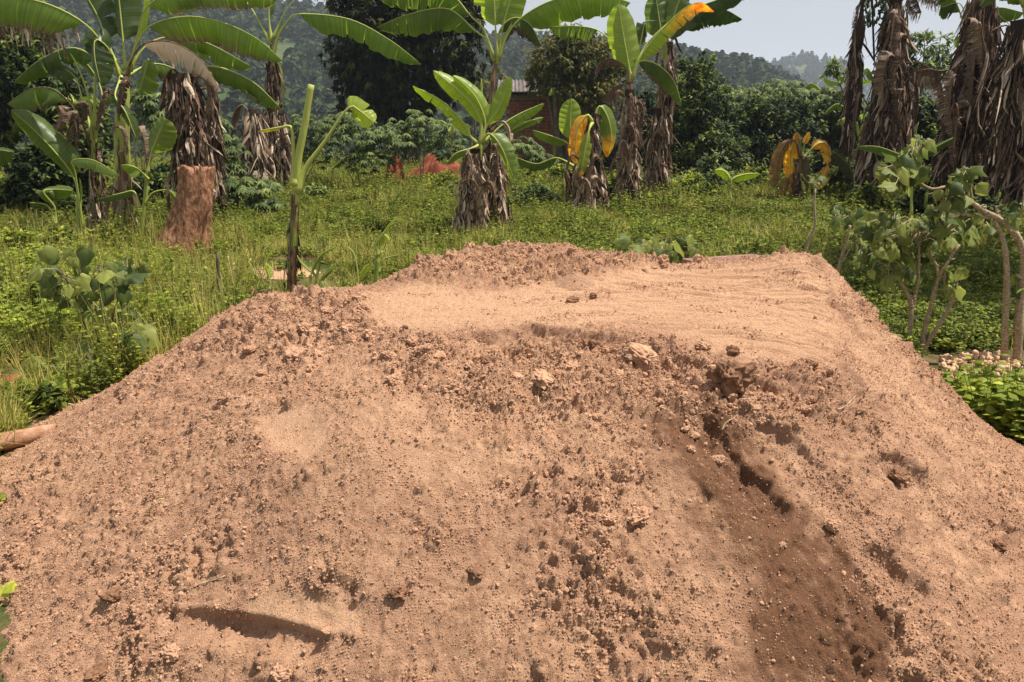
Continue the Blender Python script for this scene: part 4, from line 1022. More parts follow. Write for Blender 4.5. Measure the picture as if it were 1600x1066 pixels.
leaf(r, d, [(892, 300, -.1), (886, 275, -.1), (889, 270, -.1), (886, 330, -.1)], 8, 0, UP, fold=(30, 30), dry=1, tone=.1, tears=4, seed=117, name='dead_leaf')
hang_dead(r, d, [(905, 250), (925, 262), (900, 290), (938, 250), (940, 285)], 13, (4, 8), (28, 50))
# ---- P12, P13
d = 14.7
r, _ = plant('banana_plant', 984, 333, d, 'banana plant with a wide upright leaf and a yellowing leaf arching right')
pseudostem(r, [at(984, 336, d), at(984, 240, d), at(984, 175, d), at(986, 112, d)], .10, .06, .55, .6, seed=13)
skirt(r, [at(986, 334, d), at(984, 240, d), at(984, 135, d)], .20, .13, 420, (.2, .5), 121, bright=.55)
leaf(r, d, [(985, 128), (984, 112), (974, 55), (966, 5)], 25, 1, UP, fold=(8, 12), tears=1, tone=.62, seed=121, base=.25)
leaf(r, d, [(988, 125), (998, 95), (1024, 58), (1066, 16), (1095, 4), (1116, 18)], 20, 1, (-.2, -.9, .8), fold=(30, 45), tears=6, tone=.8, dry_edge=.1, seed=122, yel_fn=lambda s, t: max(0, (s-.3)*1.8), label='yellow and orange patched leaf arching up to the right')
leaf(r, d, [(988, 120, .2), (1010, 70, .4), (1060, 25, .5), (1120, 0, .6), (1180, -20, .6)], 26, 1, (0, -.6, 1), fold=(45, 60), tears=5, tone=.12, seed=123)
leaf(r, d, [(988, 122), (998, 97), (1025, 100), (1052, 125), (1066, 166)], 24, 1, (0, -.5, 1), fold=(60, 60), tears=7, tone=.3, dry_edge=.2, seed=124)
leaf(r, d, [(984, 130), (976, 105), (955, 92), (936, 100), (930, 124)], 13, 1, (0, -.7, .6), fold=(50, 50), tears=7, dry=1, tone=.45, seed=125, name='dead_leaf', ripple=.3)
leaf(r, d, [(984, 140), (975, 132), (958, 138), (940, 158)], 17, 1, (0, -.4, 1), fold=(75, 75), tears=9, dry=1, tone=.5, seed=126, name='dead_leaf', ripple=.3, gap=.8)
leaf(r, d, [(986, 118, .3), (960, 72, .4), (935, 48, .5), (900, 41, .6), (858, 42, .6)], 22, 2, (0, -.5, 1), fold=(50, 60), tears=22, tone=.35, seed=127, gap=1)
leaf(r, d, [(988, 118, .3), (1000, 70, .3), (1008, 35, .3), (1010, 58, .3)], 16, 1, UP, fold=(30, 40), tears=2, tone=.2, seed=128)
leaf(r, d, [(984, 250, -.2), (975, 220, -.2), (970, 240, -.2), (968, 270, -.2)], 9, 0, UP, dry=1, tone=.65, tears=2, seed=129, name='dead_leaf', fold=(20, 20))
hang_dead(r, d, [(975, 150), (992, 165), (978, 200), (996, 230), (972, 250), (990, 275)], 14, (4, 8), (30, 55))
d = 15.6
r, _ = plant('banana_plant', 1028, 322, d, 'banana trunk in ragged dead leaves just right of the yellowing one')
pseudostem(r, [at(1030, 325, d), at(1030, 220, d), at(1036, 90, d)], .11, .07, .25, .8, seed=14)
skirt(r, [at(1026, 322, d), at(1030, 240, d), at(1030, 165, d)], .26, .17, 380, (.2, .55), 131, bright=.42)
skirt(r, [at(1038, 210, d), at(1044, 140, d), at(1048, 62, d)], .15, .09, 130, (.2, .5), 132, bright=.38)
leaf(r, d, [(1036, 95), (1034, 60), (1030, 30), (1024, -10)], 24, 1, UP, fold=(25, 20), tears=2, tone=.18, seed=131)
leaf(r, d, [(1038, 90), (1060, 45), (1090, 20), (1130, 15), (1160, 30)], 26, 1, (0, -.5, 1), fold=(60, 60), tears=5, tone=.12, seed=132)
leaf(r, d, [(1038, 90), (1048, 40), (1062, 0), (1080, -40)], 26, 1, UP, fold=(20, 20), tears=2, tone=.3, seed=133)
leaf(r, d, [(1048, 60), (1055, 58), (1062, 75), (1068, 84)], 5, 0, UP, dry=1, tone=.2, tears=0, seed=134, name='dead_leaf')
hang_dead(r, d, [(1045, 70), (1040, 120), (1018, 190), (1036, 215), (1015, 240), (1042, 260), (1024, 150)], 15, (4, 8), (30, 60))
# ---- P14 dying plant
d = 15.4
r, _ = plant('banana_plant', 1243, 327, d, 'small dying banana plant with drooping orange and brown leaves')
pseudostem(r, [at(1243, 330, d), at(1246, 285, d), at(1252, 240, d)], .08, .05, .3, 1, seed=15)
skirt(r, [at(1243, 328, d), at(1248, 268, d)], .13, .09, 90, (.12, .3), 141, bright=.25)
for k, (pix, w, kw) in enumerate([
    ([(1250, 245), (1241, 222), (1224, 240), (1214, 290)], 13, dict(dry=.75, yel=1, tone=.25)),
    ([(1250, 245), (1246, 218), (1238, 240), (1236, 278)], 14, dict(yel=1, dry=.05, tone=.5)),
    ([(1252, 245), (1256, 228), (1263, 211)], 7, dict(yel=.9, tone=.9)),
    ([(1252, 245), (1250, 225), (1244, 212)], 7, dict(yel=.9, dry=.3, tone=.5)),
    ([(1252, 250), (1266, 234), (1281, 226), (1290, 240), (1287, 258)], 12, dict(yel=1, dry=.1, tone=.4)),
    ([(1254, 255), (1285, 238), (1310, 250), (1327, 282)], 13, dict(tone=.05, dry=.35, dry_edge=.3)),
    ([(1250, 270), (1262, 282), (1280, 278), (1289, 258)], 11, dict(yel=1, dry=.2, tone=.3)),
    ([(1248, 265), (1236, 275), (1230, 300), (1236, 320)], 11, dict(yel=1, dry=.7, tone=.2)),
    ([(1250, 262), (1246, 262), (1242, 280), (1240, 310)], 9, dict(yel=1, dry=.5, tone=.3)),
    ([(1252, 250), (1258, 245), (1262, 262), (1262, 290)], 9, dict(tone=.3, dry=.5))]):
    kw['dry'] = min(.8, kw.get('dry', 0)+.12)
    pix = [(1248+(x_-1248)*1.15, y_+(y_-250)*.12) for x_, y_ in pix]
    leaf(r, d+.06*(k % 3-1), pix, w*1.1, 1, (.1*(k-4), -1, .3), fold=(25, 30), tears=3, seed=140+k, ripple=.25, name='leaf', **kw)
# ---- small sucker in the field
d = 15.0
r, _ = plant('banana_sucker', 1141, 312, d, 'tiny bright green banana sucker in front of the dark bushes', 'banana sucker', 'banana suckers')
pseudostem(r, [at(1141, 316, d), at(1141, 290, d), at(1142, 276, d)], .045, .03, .7, .1, seed=16)
leaf(r, d, [(1141, 282), (1136, 272), (1128, 266), (1117, 266)], 11, 0, (0, -.9, .5), fold=(25, 30), tears=0, tone=.85, seed=151)
leaf(r, d, [(1142, 282), (1152, 276), (1168, 272), (1187, 271)], 10, 0, (0, -.9, .6), fold=(30, 30), tears=0, tone=.8, seed=152)
# ---- P15 big dead-clad plants at right
d = 15.6
r, _ = plant('banana_plant', 1362, 322, d, 'tall banana plant thickly wrapped in brown dead leaves, left of the right-hand pair')
pseudostem(r, [at(1365, 326, d), at(1382, 180, d), at(1398, 60, d), at(1402, -60, d)], .17, .11, .2, .9, seed=17)
skirt(r, [at(1352, 322, d), at(1370, 250, d), at(1382, 170, d)], .36, .36, 620, (.3, .8), 161, bright=.30, lo=.1)
skirt(r, [at(1382, 230, d), at(1392, 120, d), at(1400, -10, d)], .34, .18, 520, (.3, .9), 162, bright=.33, lo=.1)
skirt(r, [at(1424, 240, d-.2), at(1418, 180, d-.2), at(1412, 110, d-.2)], .15, .12, 90, (.3, .7), 163, bright=.42)
skirt(r, [at(1320, 240, d+.1), at(1332, 150, d+.1), at(1342, 30, d+.1)], .17, .10, 150, (.2, .6), 164, bright=.30)
for k, (pix, w) in enumerate([([(1398, 20), (1370, -20), (1345, 0), (1335, 60), (1318, 95)], 14), ([(1400, 0), (1440, -25), (1475, -10), (1480, 15)], 16), ([(1405, 100), (1440, 100), (1470, 130), (1475, 180)], 15), ([(1410, 120), (1425, 105), (1435, 150), (1430, 200)], 13), ([(1400, 10), (1425, -10), (1440, 20)], 12)]):
    leaf(r, d, pix, w, 1, (0, -.6, .9), fold=(60, 60), tears=24, dry=1, tone=.35, seed=160+k, name='dead_leaf', ripple=.35, gap=1, fringe=.2)
for k, (pix, w, tn) in enumerate([([(1400, -30), (1440, -70), (1500, -60), (1560, -20)], 34, .3), ([(1400, -30), (1350, -70), (1290, -60), (1250, -30)], 30, .3)]):
    leaf(r, d, pix, w, 1, (0, -.6, .9), fold=(50, 60), tears=8, tone=tn, seed=170+k)
hang_dead(r, d, [(1372, 110), (1400, 90), (1415, 150), (1385, 190), (1402, 215), (1362, 200), (1420, 60), (1350, 150), (1405, 30)], 5)
# bunch of fruit
fr = MB(); rnd = random.Random(9)
for k in range(70):
    an = rnd.uniform(0, 6.28); h = rnd.random(); c = at(1366, -12+50*h, d-.1)+Vector((math.cos(an)*.15*(1-h*.3), math.sin(an)*.15, 0)); o_ = Vector((math.cos(an), math.sin(an), 0))
    fr.tube([c, c+o_*.05+Vector((0, 0, -.03)), c+o_*.085+Vector((0, 0, .035)), c+o_*.09+Vector((0, 0, .09))], [.014, .022, .019, .007], 6)
link('fruit_bunch', fr.mesh('fruit_bunch', M['fruit']), r)
fb = MB(); fb.tube(resample(spline([at(1362, -20, d-.1), at(1364, 40, d-.1), at(1366, 95, d-.1)], 10), 8), [.02]*8, 6)
fb.tube(resample(spline([at(1355, -40, d-.2), at(1346, 20, d-.2), at(1343, 78, d-.2)], 10), 8), [.03, .03, .03, .03, .05, .09, .07, .02], 8)
link('flower_stalk', fb.mesh('flower_stalk', M['dead']), r)
d = 13.9
r, _ = plant('banana_plant', 1520, 345, d, 'tallest banana plant in a huge brown coat of dead leaves near the right edge')
pseudostem(r, [at(1515, 348, d), at(1524, 180, d), at(1530, -60, d)], .17, .12, .15, .9, seed=18)
skirt(r, [at(1505, 335, d), at(1515, 250, d), at(1520, 140, d)], .40, .40, 640, (.3, .8), 171, bright=.27, lo=.12)
skirt(r, [at(1520, 220, d), at(1530, 110, d), at(1536, -20, d)], .40, .22, 560, (.3, .9), 172, bright=.27, lo=.1)
for k, (pix, w, tn) in enumerate([([(1530, 30), (1515, -10), (1480, -15), (1462, 10)], 18, .25), ([(1530, 30), (1545, -20), (1570, -30), (1610, 0)], 22, .3)]):
    leaf(r, d, pix, w, 1, (0, -.6, .9), fold=(50, 60), tears=5, tone=tn, seed=180+k)
hang_dead(r, d, [(1500, 120), (1530, 90), (1555, 130), (1510, 190), (1545, 210), (1490, 170), (1570, 60), (1525, 40), (1560, 180)], 6)
leaf(r, d, [(1540, 45), (1552, 40), (1550, 70), (1538, 92)], 11, 1, UP, dry=1, tone=.75, tears=3, seed=185, name='dead_leaf', fold=(20, 30))
for k, (pix, w) in enumerate([([(1530, 60), (1575, 40), (1600, 80), (1605, 150)], 14), ([(1530, 90), (1480, 110), (1450, 108), (1430, 112)], 12), ([(1530, 120), (1570, 120), (1590, 170), (1590, 220)], 14)]):
    leaf(r, d-.2, pix, w, 1, (0, -.6, .9), fold=(60, 60), tears=22, dry=1, tone=.3, seed=190+k, name='dead_leaf', ripple=.35, gap=1, fringe=.2)
d = 14.8
r, _ = plant('banana_plant', 1468, 335, d, 'thin dark banana stem with a fan of green stalks between the two brown-coated plants')
pseudostem(r, [at(1462, 340, d), at(1485, 200, d), at(1512, 55, d)], .09, .06, .2, .8, seed=19)
skirt(r, [at(1462, 330, d), at(1478, 240, d), at(1505, 110, d)], .20, .15, 300, (.3, .8), 181, bright=.24)
for k, (pix, w) in enumerate([([(1512, 60), (1508, 25), (1498, 5), (1470, 12)], 22), ([(1512, 60), (1516, 20), (1524, -10), (1550, 5)], 22), ([(1512, 60), (1500, 20), (1480, -30)], 20), ([(1512, 58), (1530, 25), (1560, 12), (1600, 20)], 20)]):
    leaf(r, d-.3, pix, w, 2 if k < 2 else 1, (0, -.7, .9), fold=(40, 50), tears=3, tone=.3, seed=200+k)
leaf(r, d, [(1502, 55), (1498, 62), (1497, 75)], 8, 0, UP, tears=1, tone=.5, seed=206)
d = 13.0
r, _ = plant('banana_plant', 1600, 345, d, 'dead-leaf-wrapped banana trunk cut off by the right picture edge')
skirt(r, [at(1606, 350, d), at(1604, 200, d), at(1600, 20, d)], .40, .30, 560, (.3, .9), 182, bright=.25)
leaf(r, d, [(1604, 30), (1590, -10), (1560, -20), (1530, 10)], 20, 1, (0, -.7, .9), fold=(40, 50), tears=5, tone=.3, seed=207)
for k, (ex, ey) in enumerate(((-90, 10), (-60, -60), (0, -90), (60, -60), (95, 15), (30, -20))):
    leaf(r, d, [(1600, 10), (1600+ex*.3, -40+ey*.3), (1600+ex*.8, -60+ey*.5), (1600+ex*1.5, -35+ey*.2)], 24, 1, (0, -.6, 1), fold=(45, 50), tears=6, tone=.35, seed=230+k)
d = 12.8
r, _ = plant('banana_sucker', 1424, 340, d, 'shaded banana sucker with two dark level leaves under the brown-coated plants', 'banana sucker', 'banana suckers')
leaf(r, d, [(1424, 345), (1424, 250), (1405, 241), (1370, 229), (1338, 229)], 11, 1, (0, -.8, .7), fold=(35, 25), tears=0, tone=.25, seed=211)
leaf(r, d, [(1424, 345), (1425, 250), (1450, 236), (1492, 214)], 12, 1, (0, -.8, .7), fold=(35, 25), tears=0, tone=.15, seed=212)
leaf(r, d, [(1424, 345), (1425, 245), (1430, 215), (1436, 188)], 4, 1, UP, tears=0, tone=.35, seed=213)
# distant banana crowns beyond the bushes
for k, (px, py, dd, s_) in enumerate([(1160, 160, 27, 1), (1300, 165, 25, 1.1), (1265, 175, 28, .9), (60, 215, 16, 1.2), (20, 140, 17, 1.1), (1330, 140, 24, 1), (705, 205, 23, .7), (1345, 200, 20, 1.0), (868, 150, 24, .6), (120, 170, 15.5, 1.0)]):
    r, _ = plant('banana_plant', px, gd(py) if 0 else 290, dd, ['small banana crown rising over the bushes left of centre right', 'banana crown over the bushes beside the dead-clad trunk', 'low banana crown half hidden in the bushes', 'shaded banana plant behind the leaning one at far left', 'banana crown in the top left background', 'banana crown seen between hanging dead leaves', 'small banana top beside the red earth bank', 'pale banana leaves behind the dead-clad trunk', 'banana top in front of the brick house', 'dim banana plant behind the big left one'][k])
    rnd = random.Random(k*5+2)
    pseudostem(r, [at(px, 300, dd), at(px, py+20, dd)], .10, .06, .5, .4, seed=30+k)
    for q in range(7):
        a = q*0.9+rnd.random(); L = rnd.uniform(30, 52)*s_; ex = math.cos(a)*L; ez = math.sin(a)*.8
        leaf(r, dd, [(px, py+20), (px+ex*.25, py-L*.30), (px+ex*.7, py-L*(.45+rnd.uniform(-.2, .3)), ez*.6), (px+ex*1.15, py-L*rnd.uniform(-.1, .5), ez)], 8*s_, 1, (0, -.7, .9), fold=(30, 35), tears=3, tone=rnd.uniform(.25, .75), seed=300+k*9+q)

# ------------------------------------------------------------------ leafy crowns
def small_leaf(bm_, c, dirv, up, L, w, tone, droop=.25):
    d_ = dirv.normalized(); s_ = d_.cross(up)
    if s_.length < .05: s_ = d_.cross(Vector((.9, .2, .1)))
    s_.normalize(); n_ = s_.cross(d_)
    p1 = c+d_*L*.45+n_*L*.04; p2 = c+d_*L-n_*L*droop
    a = c+d_*L*.42+s_*w-n_*w*.25; b = c+d_*L*.42-s_*w-n_*w*.25
    bm_.add([c, a, p2, b, p1], [(0, 1, 4), (1, 2, 4), (2, 3, 4), (3, 0, 4)], tone=tone)
def rvec(rnd): return Vector((rnd.gauss(0, 1), rnd.gauss(0, 1), rnd.gauss(0, 1))).normalized()
def crown(parent, lobes, n, L, w, mat, seed, per=7, droopy=.3, name='crown', spread=.5, shell=.55, light=.0):
    """lobes: (centre, radii); leaves sit in small rosettes near the lobes' skins, gaps between"""
    rnd = random.Random(seed); b = MB(); tot = sum(l[1][0]*l[1][2] for l in lobes)
    for c0, rad in lobes:
        k_ = int(n*rad[0]*rad[2]/tot/per)
        for _ in range(k_):
            v = rvec(rnd); rr = (shell+(1-shell)*rnd.random()) if rnd.random() < .8 else rnd.random()*.6
            nz = 1+.28*mnoise.noise(v*2.3+Vector((seed*3.1, 0, 0)))+.16*mnoise.noise(v*6+Vector((seed, 7, 0)))
            c = c0+Vector((v.x*rad[0], v.y*rad[1], v.z*rad[2]))*rr*nz
            if mnoise.noise(c*1.6/max(.4, L*4)+Vector((seed, 0, 0))) < -.28: continue
            tb = .42+light+.30*mnoise.noise(c*1.3)+rnd.gauss(0, .12)+(.22 if rr > .93 else 0); out = (v+rvec(rnd)*spread+Vector((0, 0, .15))).normalized()  # outermost leaves toned lighter: a sunlit skin put into the colour
            for q in range(per):
                dv = (out*.7+rvec(rnd)*.9+Vector((0, 0, -droopy))).normalized(); l_ = L*rnd.uniform(.65, 1.15)
                small_leaf(b, c+rvec(rnd)*L*.25, dv, Vector((0, 0, 1)), l_, w*l_/L, min(1, max(0, tb+rnd.gauss(0, .12))))
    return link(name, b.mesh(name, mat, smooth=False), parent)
def branches(parent, base, tips, r0, mat, seed, name='trunk', n=6):
    rnd = random.Random(seed); b = MB()
    for i, t in enumerate(tips):
        m_ = base.lerp(t, .5)+Vector((rnd.gauss(0, .06), rnd.gauss(0, .06), .03))*(t-base).length
        P = spline([base+Vector((rnd.gauss(0, r0*.3), rnd.gauss(0, r0*.3), 0)), m_, t], 12)
        b.tube(P, [r0*(1-.8*k/11)*(1 if i == 0 else .8) for k in range(12)], n, rough=.2)
    return link(name, b.mesh(name, mat), parent)
def tree(name, px, d, py_base, lobes_px, n, L, w, mat, label, cat='tree', group=None, seed=0, bark='bark', r0=.1, light=0, **kw):
    p = at(px, py_base, d); p.z = gz(p.x, p.y)-.02
    r = empty(name, p, label, cat, group)
    lobes = [(at(lx, ly, d+ld), (rx/F*d, rx/F*d*.8, ry/F*d)) for lx, ly, ld, rx, ry in lobes_px]
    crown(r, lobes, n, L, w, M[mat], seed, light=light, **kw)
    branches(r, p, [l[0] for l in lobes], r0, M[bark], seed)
    return r
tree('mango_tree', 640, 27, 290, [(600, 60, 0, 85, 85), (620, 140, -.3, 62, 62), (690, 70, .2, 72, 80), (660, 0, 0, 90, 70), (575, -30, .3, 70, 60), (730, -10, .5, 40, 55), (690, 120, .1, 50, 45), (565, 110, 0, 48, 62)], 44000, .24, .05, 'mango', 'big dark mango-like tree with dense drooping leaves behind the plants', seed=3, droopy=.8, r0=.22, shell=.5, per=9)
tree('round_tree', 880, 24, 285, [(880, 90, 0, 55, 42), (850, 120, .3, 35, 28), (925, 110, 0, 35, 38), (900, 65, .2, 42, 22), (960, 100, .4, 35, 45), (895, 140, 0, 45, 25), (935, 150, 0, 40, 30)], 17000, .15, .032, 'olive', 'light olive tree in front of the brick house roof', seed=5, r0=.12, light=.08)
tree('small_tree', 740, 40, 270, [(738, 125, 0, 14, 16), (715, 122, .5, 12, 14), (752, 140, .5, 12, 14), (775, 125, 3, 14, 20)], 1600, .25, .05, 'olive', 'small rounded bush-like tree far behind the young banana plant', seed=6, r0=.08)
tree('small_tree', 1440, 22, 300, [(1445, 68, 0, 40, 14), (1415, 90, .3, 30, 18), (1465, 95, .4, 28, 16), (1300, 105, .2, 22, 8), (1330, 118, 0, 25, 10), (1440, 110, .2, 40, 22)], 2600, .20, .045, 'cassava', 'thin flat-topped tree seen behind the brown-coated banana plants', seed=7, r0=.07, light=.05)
# coffee bushes, dark and glossy
cb = [(1085, 20, 318, [(1085, 195, 0, 60, 75), (1085, 130, .2, 42, 48), (1110, 250, -.3, 55, 50), (1065, 260, -.2, 42, 48)], 15000, 'tall dark glossy bush right of the dead-clad banana trunks'),
      (1190, 21, 318, [(1190, 250, 0, 68, 62), (1165, 190, .3, 52, 45), (1225, 190, .2, 55, 40)], 15000, 'broad dark bush behind the tiny sucker'),
      (1290, 22, 318, [(1290, 250, 0, 60, 60), (1310, 195, .2, 50, 45), (1265, 185, .3, 45, 35)], 11000, 'dark bush behind the dying orange banana plant'),
      (1450, 16.5, 330, [(1450, 260, 0, 60, 60), (1430, 200, .3, 45, 50), (1490, 230, .2, 55, 70)], 15000, 'deeply shaded bush between the brown-coated banana plants'),
      (1580, 16, 335, [(1580, 250, 0, 62, 80), (1600, 170, .3, 60, 60), (1560, 300, 0, 60, 45)], 15000, 'deeply shaded bush behind the rightmost plants'),
      (1015, 22, 310, [(1010, 230, 0, 42, 60), (965, 250, .3, 38, 42), (1005, 170, .2, 30, 35), (900, 275, .5, 30, 25)], 11000, 'dark bush seen between the dead-leaf banana trunks'),
      (70, 12.6, 350, [(70, 280, 0, 60, 55), (110, 250, .2, 55, 55), (30, 320, 0, 45, 40), (105, 330, -.2, 42, 32)], 15000, 'dark bush in the shade under the left banana plants'),
      (60, 15.5, 320, [(60, 130, 0, 70, 55), (30, 60, .3, 55, 60), (120, 200, .2, 60, 60), (-30, 180, .2, 60, 90)], 16000, 'dark tree-like bush filling the top left background'),
      (250, 14.5, 330, [(245, 300, 0, 45, 40), (205, 320, .2, 32, 30)], 6000, 'dark low bush between the slim sucker and the red stump')]
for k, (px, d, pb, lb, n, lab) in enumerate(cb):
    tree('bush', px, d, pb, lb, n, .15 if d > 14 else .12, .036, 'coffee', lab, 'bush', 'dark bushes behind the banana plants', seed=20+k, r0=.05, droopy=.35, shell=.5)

# cassava: palmate leaves on thin stems
def palm_leaf_mesh(seed):
    rnd = random.Random(seed); b = MB()
    for q in range(7):
        a = (q/7)*5.2-2.6; dv = Vector((math.sin(a)*.9, math.cos(a)*.9, -.45-.25*rnd.random()))
        small_leaf(b, Vector((0, 0, 0)), dv, Vector((0, 0, 1)), rnd.uniform(.12, .16), .020, .5+rnd.gauss(0, .1), .2)
    return b
def cassava(px, d, py_base, lobes_px, n, label, seed, sc=1.0, stems=5):
    p = at(px, py_base, d); p.z = gz(p.x, p.y)
    r = empty('cassava_shrub', p, label, 'shrub', 'cassava shrubs'); rnd = random.Random(seed); b = MB()
    lobes = [(at(lx, ly, d+ld), (rx/F*d, rx/F*d*.8, ry/F*d)) for lx, ly, ld, rx, ry in lobes_px]; tips = []
    for c0, rad in lobes:
        for _ in range(int(n/len(lobes))):
            v = rvec(rnd); v.z = abs(v.z) if rnd.random() < .6 else v.z; c = c0+Vector((v.x*rad[0], v.y*rad[1], v.z*rad[2]))*rnd.uniform(.45, 1.05)
            out = Vector((v.x, v.y, 0)); az = math.atan2(out.y, out.x)+rnd.gauss(0, .6); fw = Vector((math.cos(az), math.sin(az), -.25)); tb = .45+rnd.gauss(0, .13)+.12*v.z  # higher leaves toned lighter, sunlit tops put into the colour
            up = Vector((0, 0, 1)); sd_ = fw.cross(up).normalized()
            for q in range(7):
                a = (q/6)*4.4-2.2; dv = fw*math.cos(a)+sd_*math.sin(a)+Vector((0, 0, -.35-.2*rnd.random()))
                small_leaf(b, c, dv, up, sc*rnd.uniform(.13, .19), sc*.026, min(1, max(0, tb+rnd.gauss(0, .06))), .18)
        tips.append(c0)
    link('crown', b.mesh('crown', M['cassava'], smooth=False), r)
    tp = [t+Vector((rnd.gauss(0, .25), rnd.gauss(0, .2), 0)) for t in tips for _ in range(max(1, stems//len(tips)))]
    branches(r, p, tp, .022, M['palebark'], seed, 'stems', 5); return r
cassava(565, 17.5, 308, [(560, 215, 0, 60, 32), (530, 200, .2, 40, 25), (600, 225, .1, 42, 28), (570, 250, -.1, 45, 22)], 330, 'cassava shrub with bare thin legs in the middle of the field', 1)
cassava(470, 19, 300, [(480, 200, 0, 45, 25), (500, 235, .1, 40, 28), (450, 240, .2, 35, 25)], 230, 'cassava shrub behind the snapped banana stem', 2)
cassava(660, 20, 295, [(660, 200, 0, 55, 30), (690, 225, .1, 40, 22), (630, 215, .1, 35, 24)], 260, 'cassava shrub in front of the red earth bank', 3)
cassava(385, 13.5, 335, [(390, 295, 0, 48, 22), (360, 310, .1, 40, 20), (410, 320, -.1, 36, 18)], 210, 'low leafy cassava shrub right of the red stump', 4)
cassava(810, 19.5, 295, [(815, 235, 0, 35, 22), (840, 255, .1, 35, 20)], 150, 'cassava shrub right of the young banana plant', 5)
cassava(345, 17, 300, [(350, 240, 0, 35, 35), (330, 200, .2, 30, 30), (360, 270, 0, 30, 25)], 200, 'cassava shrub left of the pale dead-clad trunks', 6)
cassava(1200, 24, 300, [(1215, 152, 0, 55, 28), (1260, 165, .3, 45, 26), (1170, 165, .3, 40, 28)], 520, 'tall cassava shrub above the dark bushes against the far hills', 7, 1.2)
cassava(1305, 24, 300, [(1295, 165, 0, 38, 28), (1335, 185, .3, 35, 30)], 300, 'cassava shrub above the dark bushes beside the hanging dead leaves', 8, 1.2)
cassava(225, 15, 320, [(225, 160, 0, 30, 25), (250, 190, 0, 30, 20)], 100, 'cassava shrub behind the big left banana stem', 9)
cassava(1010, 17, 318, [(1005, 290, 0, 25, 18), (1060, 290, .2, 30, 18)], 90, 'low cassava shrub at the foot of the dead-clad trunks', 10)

# ------------------------------------------------------------------ broad-leaved shrubs with separate leaves
def heart_leaf(seed, mat='jat', lob=.25):
    rnd = random.Random(seed); b = MB(); n = 12; vs = [Vector((0, 0, 0))]; tn = [.6]; T0 = rnd.uniform(.25, .85)
    ring = []
    for i in range(n+1):
        a = -math.pi*.93+2*math.pi*.93*i/n
        r = .5*(1+.22*math.cos(a)+.42*max(0, math.cos(a))**7)*(1+lob*math.cos(a*5)*.6)*(1+rnd.gauss(0, .06))
        ring.append((math.sin(a)*r, math.cos(a)*r+.18))
    for k, f in enumerate((.5, 1.0)):
        for x, y in ring:
            vs.append(Vector((x*f, y*f, (.55-.9*f)*abs(x)*f*(1 if seed % 2 else .5)-.30*f*f*max(0, y)+.07*math.sin(x*9+y*5+seed)*f+rnd.gauss(0, .02)*f))); tn.append(T0+rnd.gauss(0, .09))
    fs = [(0, 1+i, 2+i) for i in range(n)]+[(1+i, n+2+i, n+3+i, 2+i) for i in range(n)]
    b.add(vs, fs, tone=tn); return b.mesh('leaf', M[mat])
HL = [heart_leaf(i) for i in range(7)]+[heart_leaf(9, 'jat', .6), heart_leaf(10, 'jat', .7)]
HLb = [heart_leaf(20+i, 'bright', .3) for i in range(3)]
def place_leaf(parent, c, size, rnd, pool, face=None, label=None):
    o = link('leaf', pool[rnd.randrange(len(pool))], parent, c-parent.location)
    o.scale = (size, size*rnd.uniform(.9, 1.15), size)
    if face is None: face = Vector((rnd.gauss(.2, .5), rnd.gauss(-.55, .5), rnd.uniform(.1, 1)))
    tip = Vector((rnd.gauss(0, .6), rnd.gauss(-.2, .5), -rnd.uniform(.3, 1.3)))
    z = face.normalized(); y = (tip-z*tip.dot(z)).normalized(); x = y.cross(z)
    o.rotation_euler = Matrix((x, y, z)).transposed().to_euler(); return o
def stem_parts(parent, d, stems, name='branch', mat='palebark'):
    ends = []
    for pix, r0, r1 in stems:
        W = [at(p[0], p[1], d+(p[2] if len(p) > 2 else 0)) for p in pix]; P = resample(spline(W, 40), 22); b = MB()
        rn = random.Random(int(pix[0][0])); b.tube(P, [(r0+(r1-r0)*i/21)*d/5*(1+(.16 if i % 5 == 2 else 0))*rn.uniform(.94, 1.06) for i in range(22)], 9, rough=.12)
        for q in range(3):
            c = P[rn.randrange(5, 20)]; dr = Vector((rn.choice((-1, 1)), -.3, .6)).normalized(); b.tube([c, c+dr*r0*2.2], [r0*.5, r0*.25], 6)
        link(name, b.mesh(name, M[mat]), parent); ends.append(P)
    return ends
def leaf_cloud(parent, d, spots, seed, pool=None, size=.12):
    rnd = random.Random(seed); pool = pool or HL
    st_ = MB()
    for (px, py, rx, ry, n) in spots:
        ctr = at(px, py, d)
        for _ in range(n):
            a = rnd.uniform(0, 6.28); q = rnd.random()**.5
            c = at(px+math.cos(a)*rx*q, py+math.sin(a)*ry*q, d+rnd.gauss(0, rx/F*d*.6))
            place_leaf(parent, c, size*rnd.uniform(.6, 1.2), rnd, pool)
            st_.tube([c, c.lerp(ctr, .35)+Vector((0, 0, .02)), c.lerp(ctr, .7)+Vector((0, 0, -.03))], [.0022*d/5]*3, 4, cap=False)
    link('leaf_stalks', st_.mesh('leaf_stalks', M['palebark']), parent)['kind'] = 'stuff'
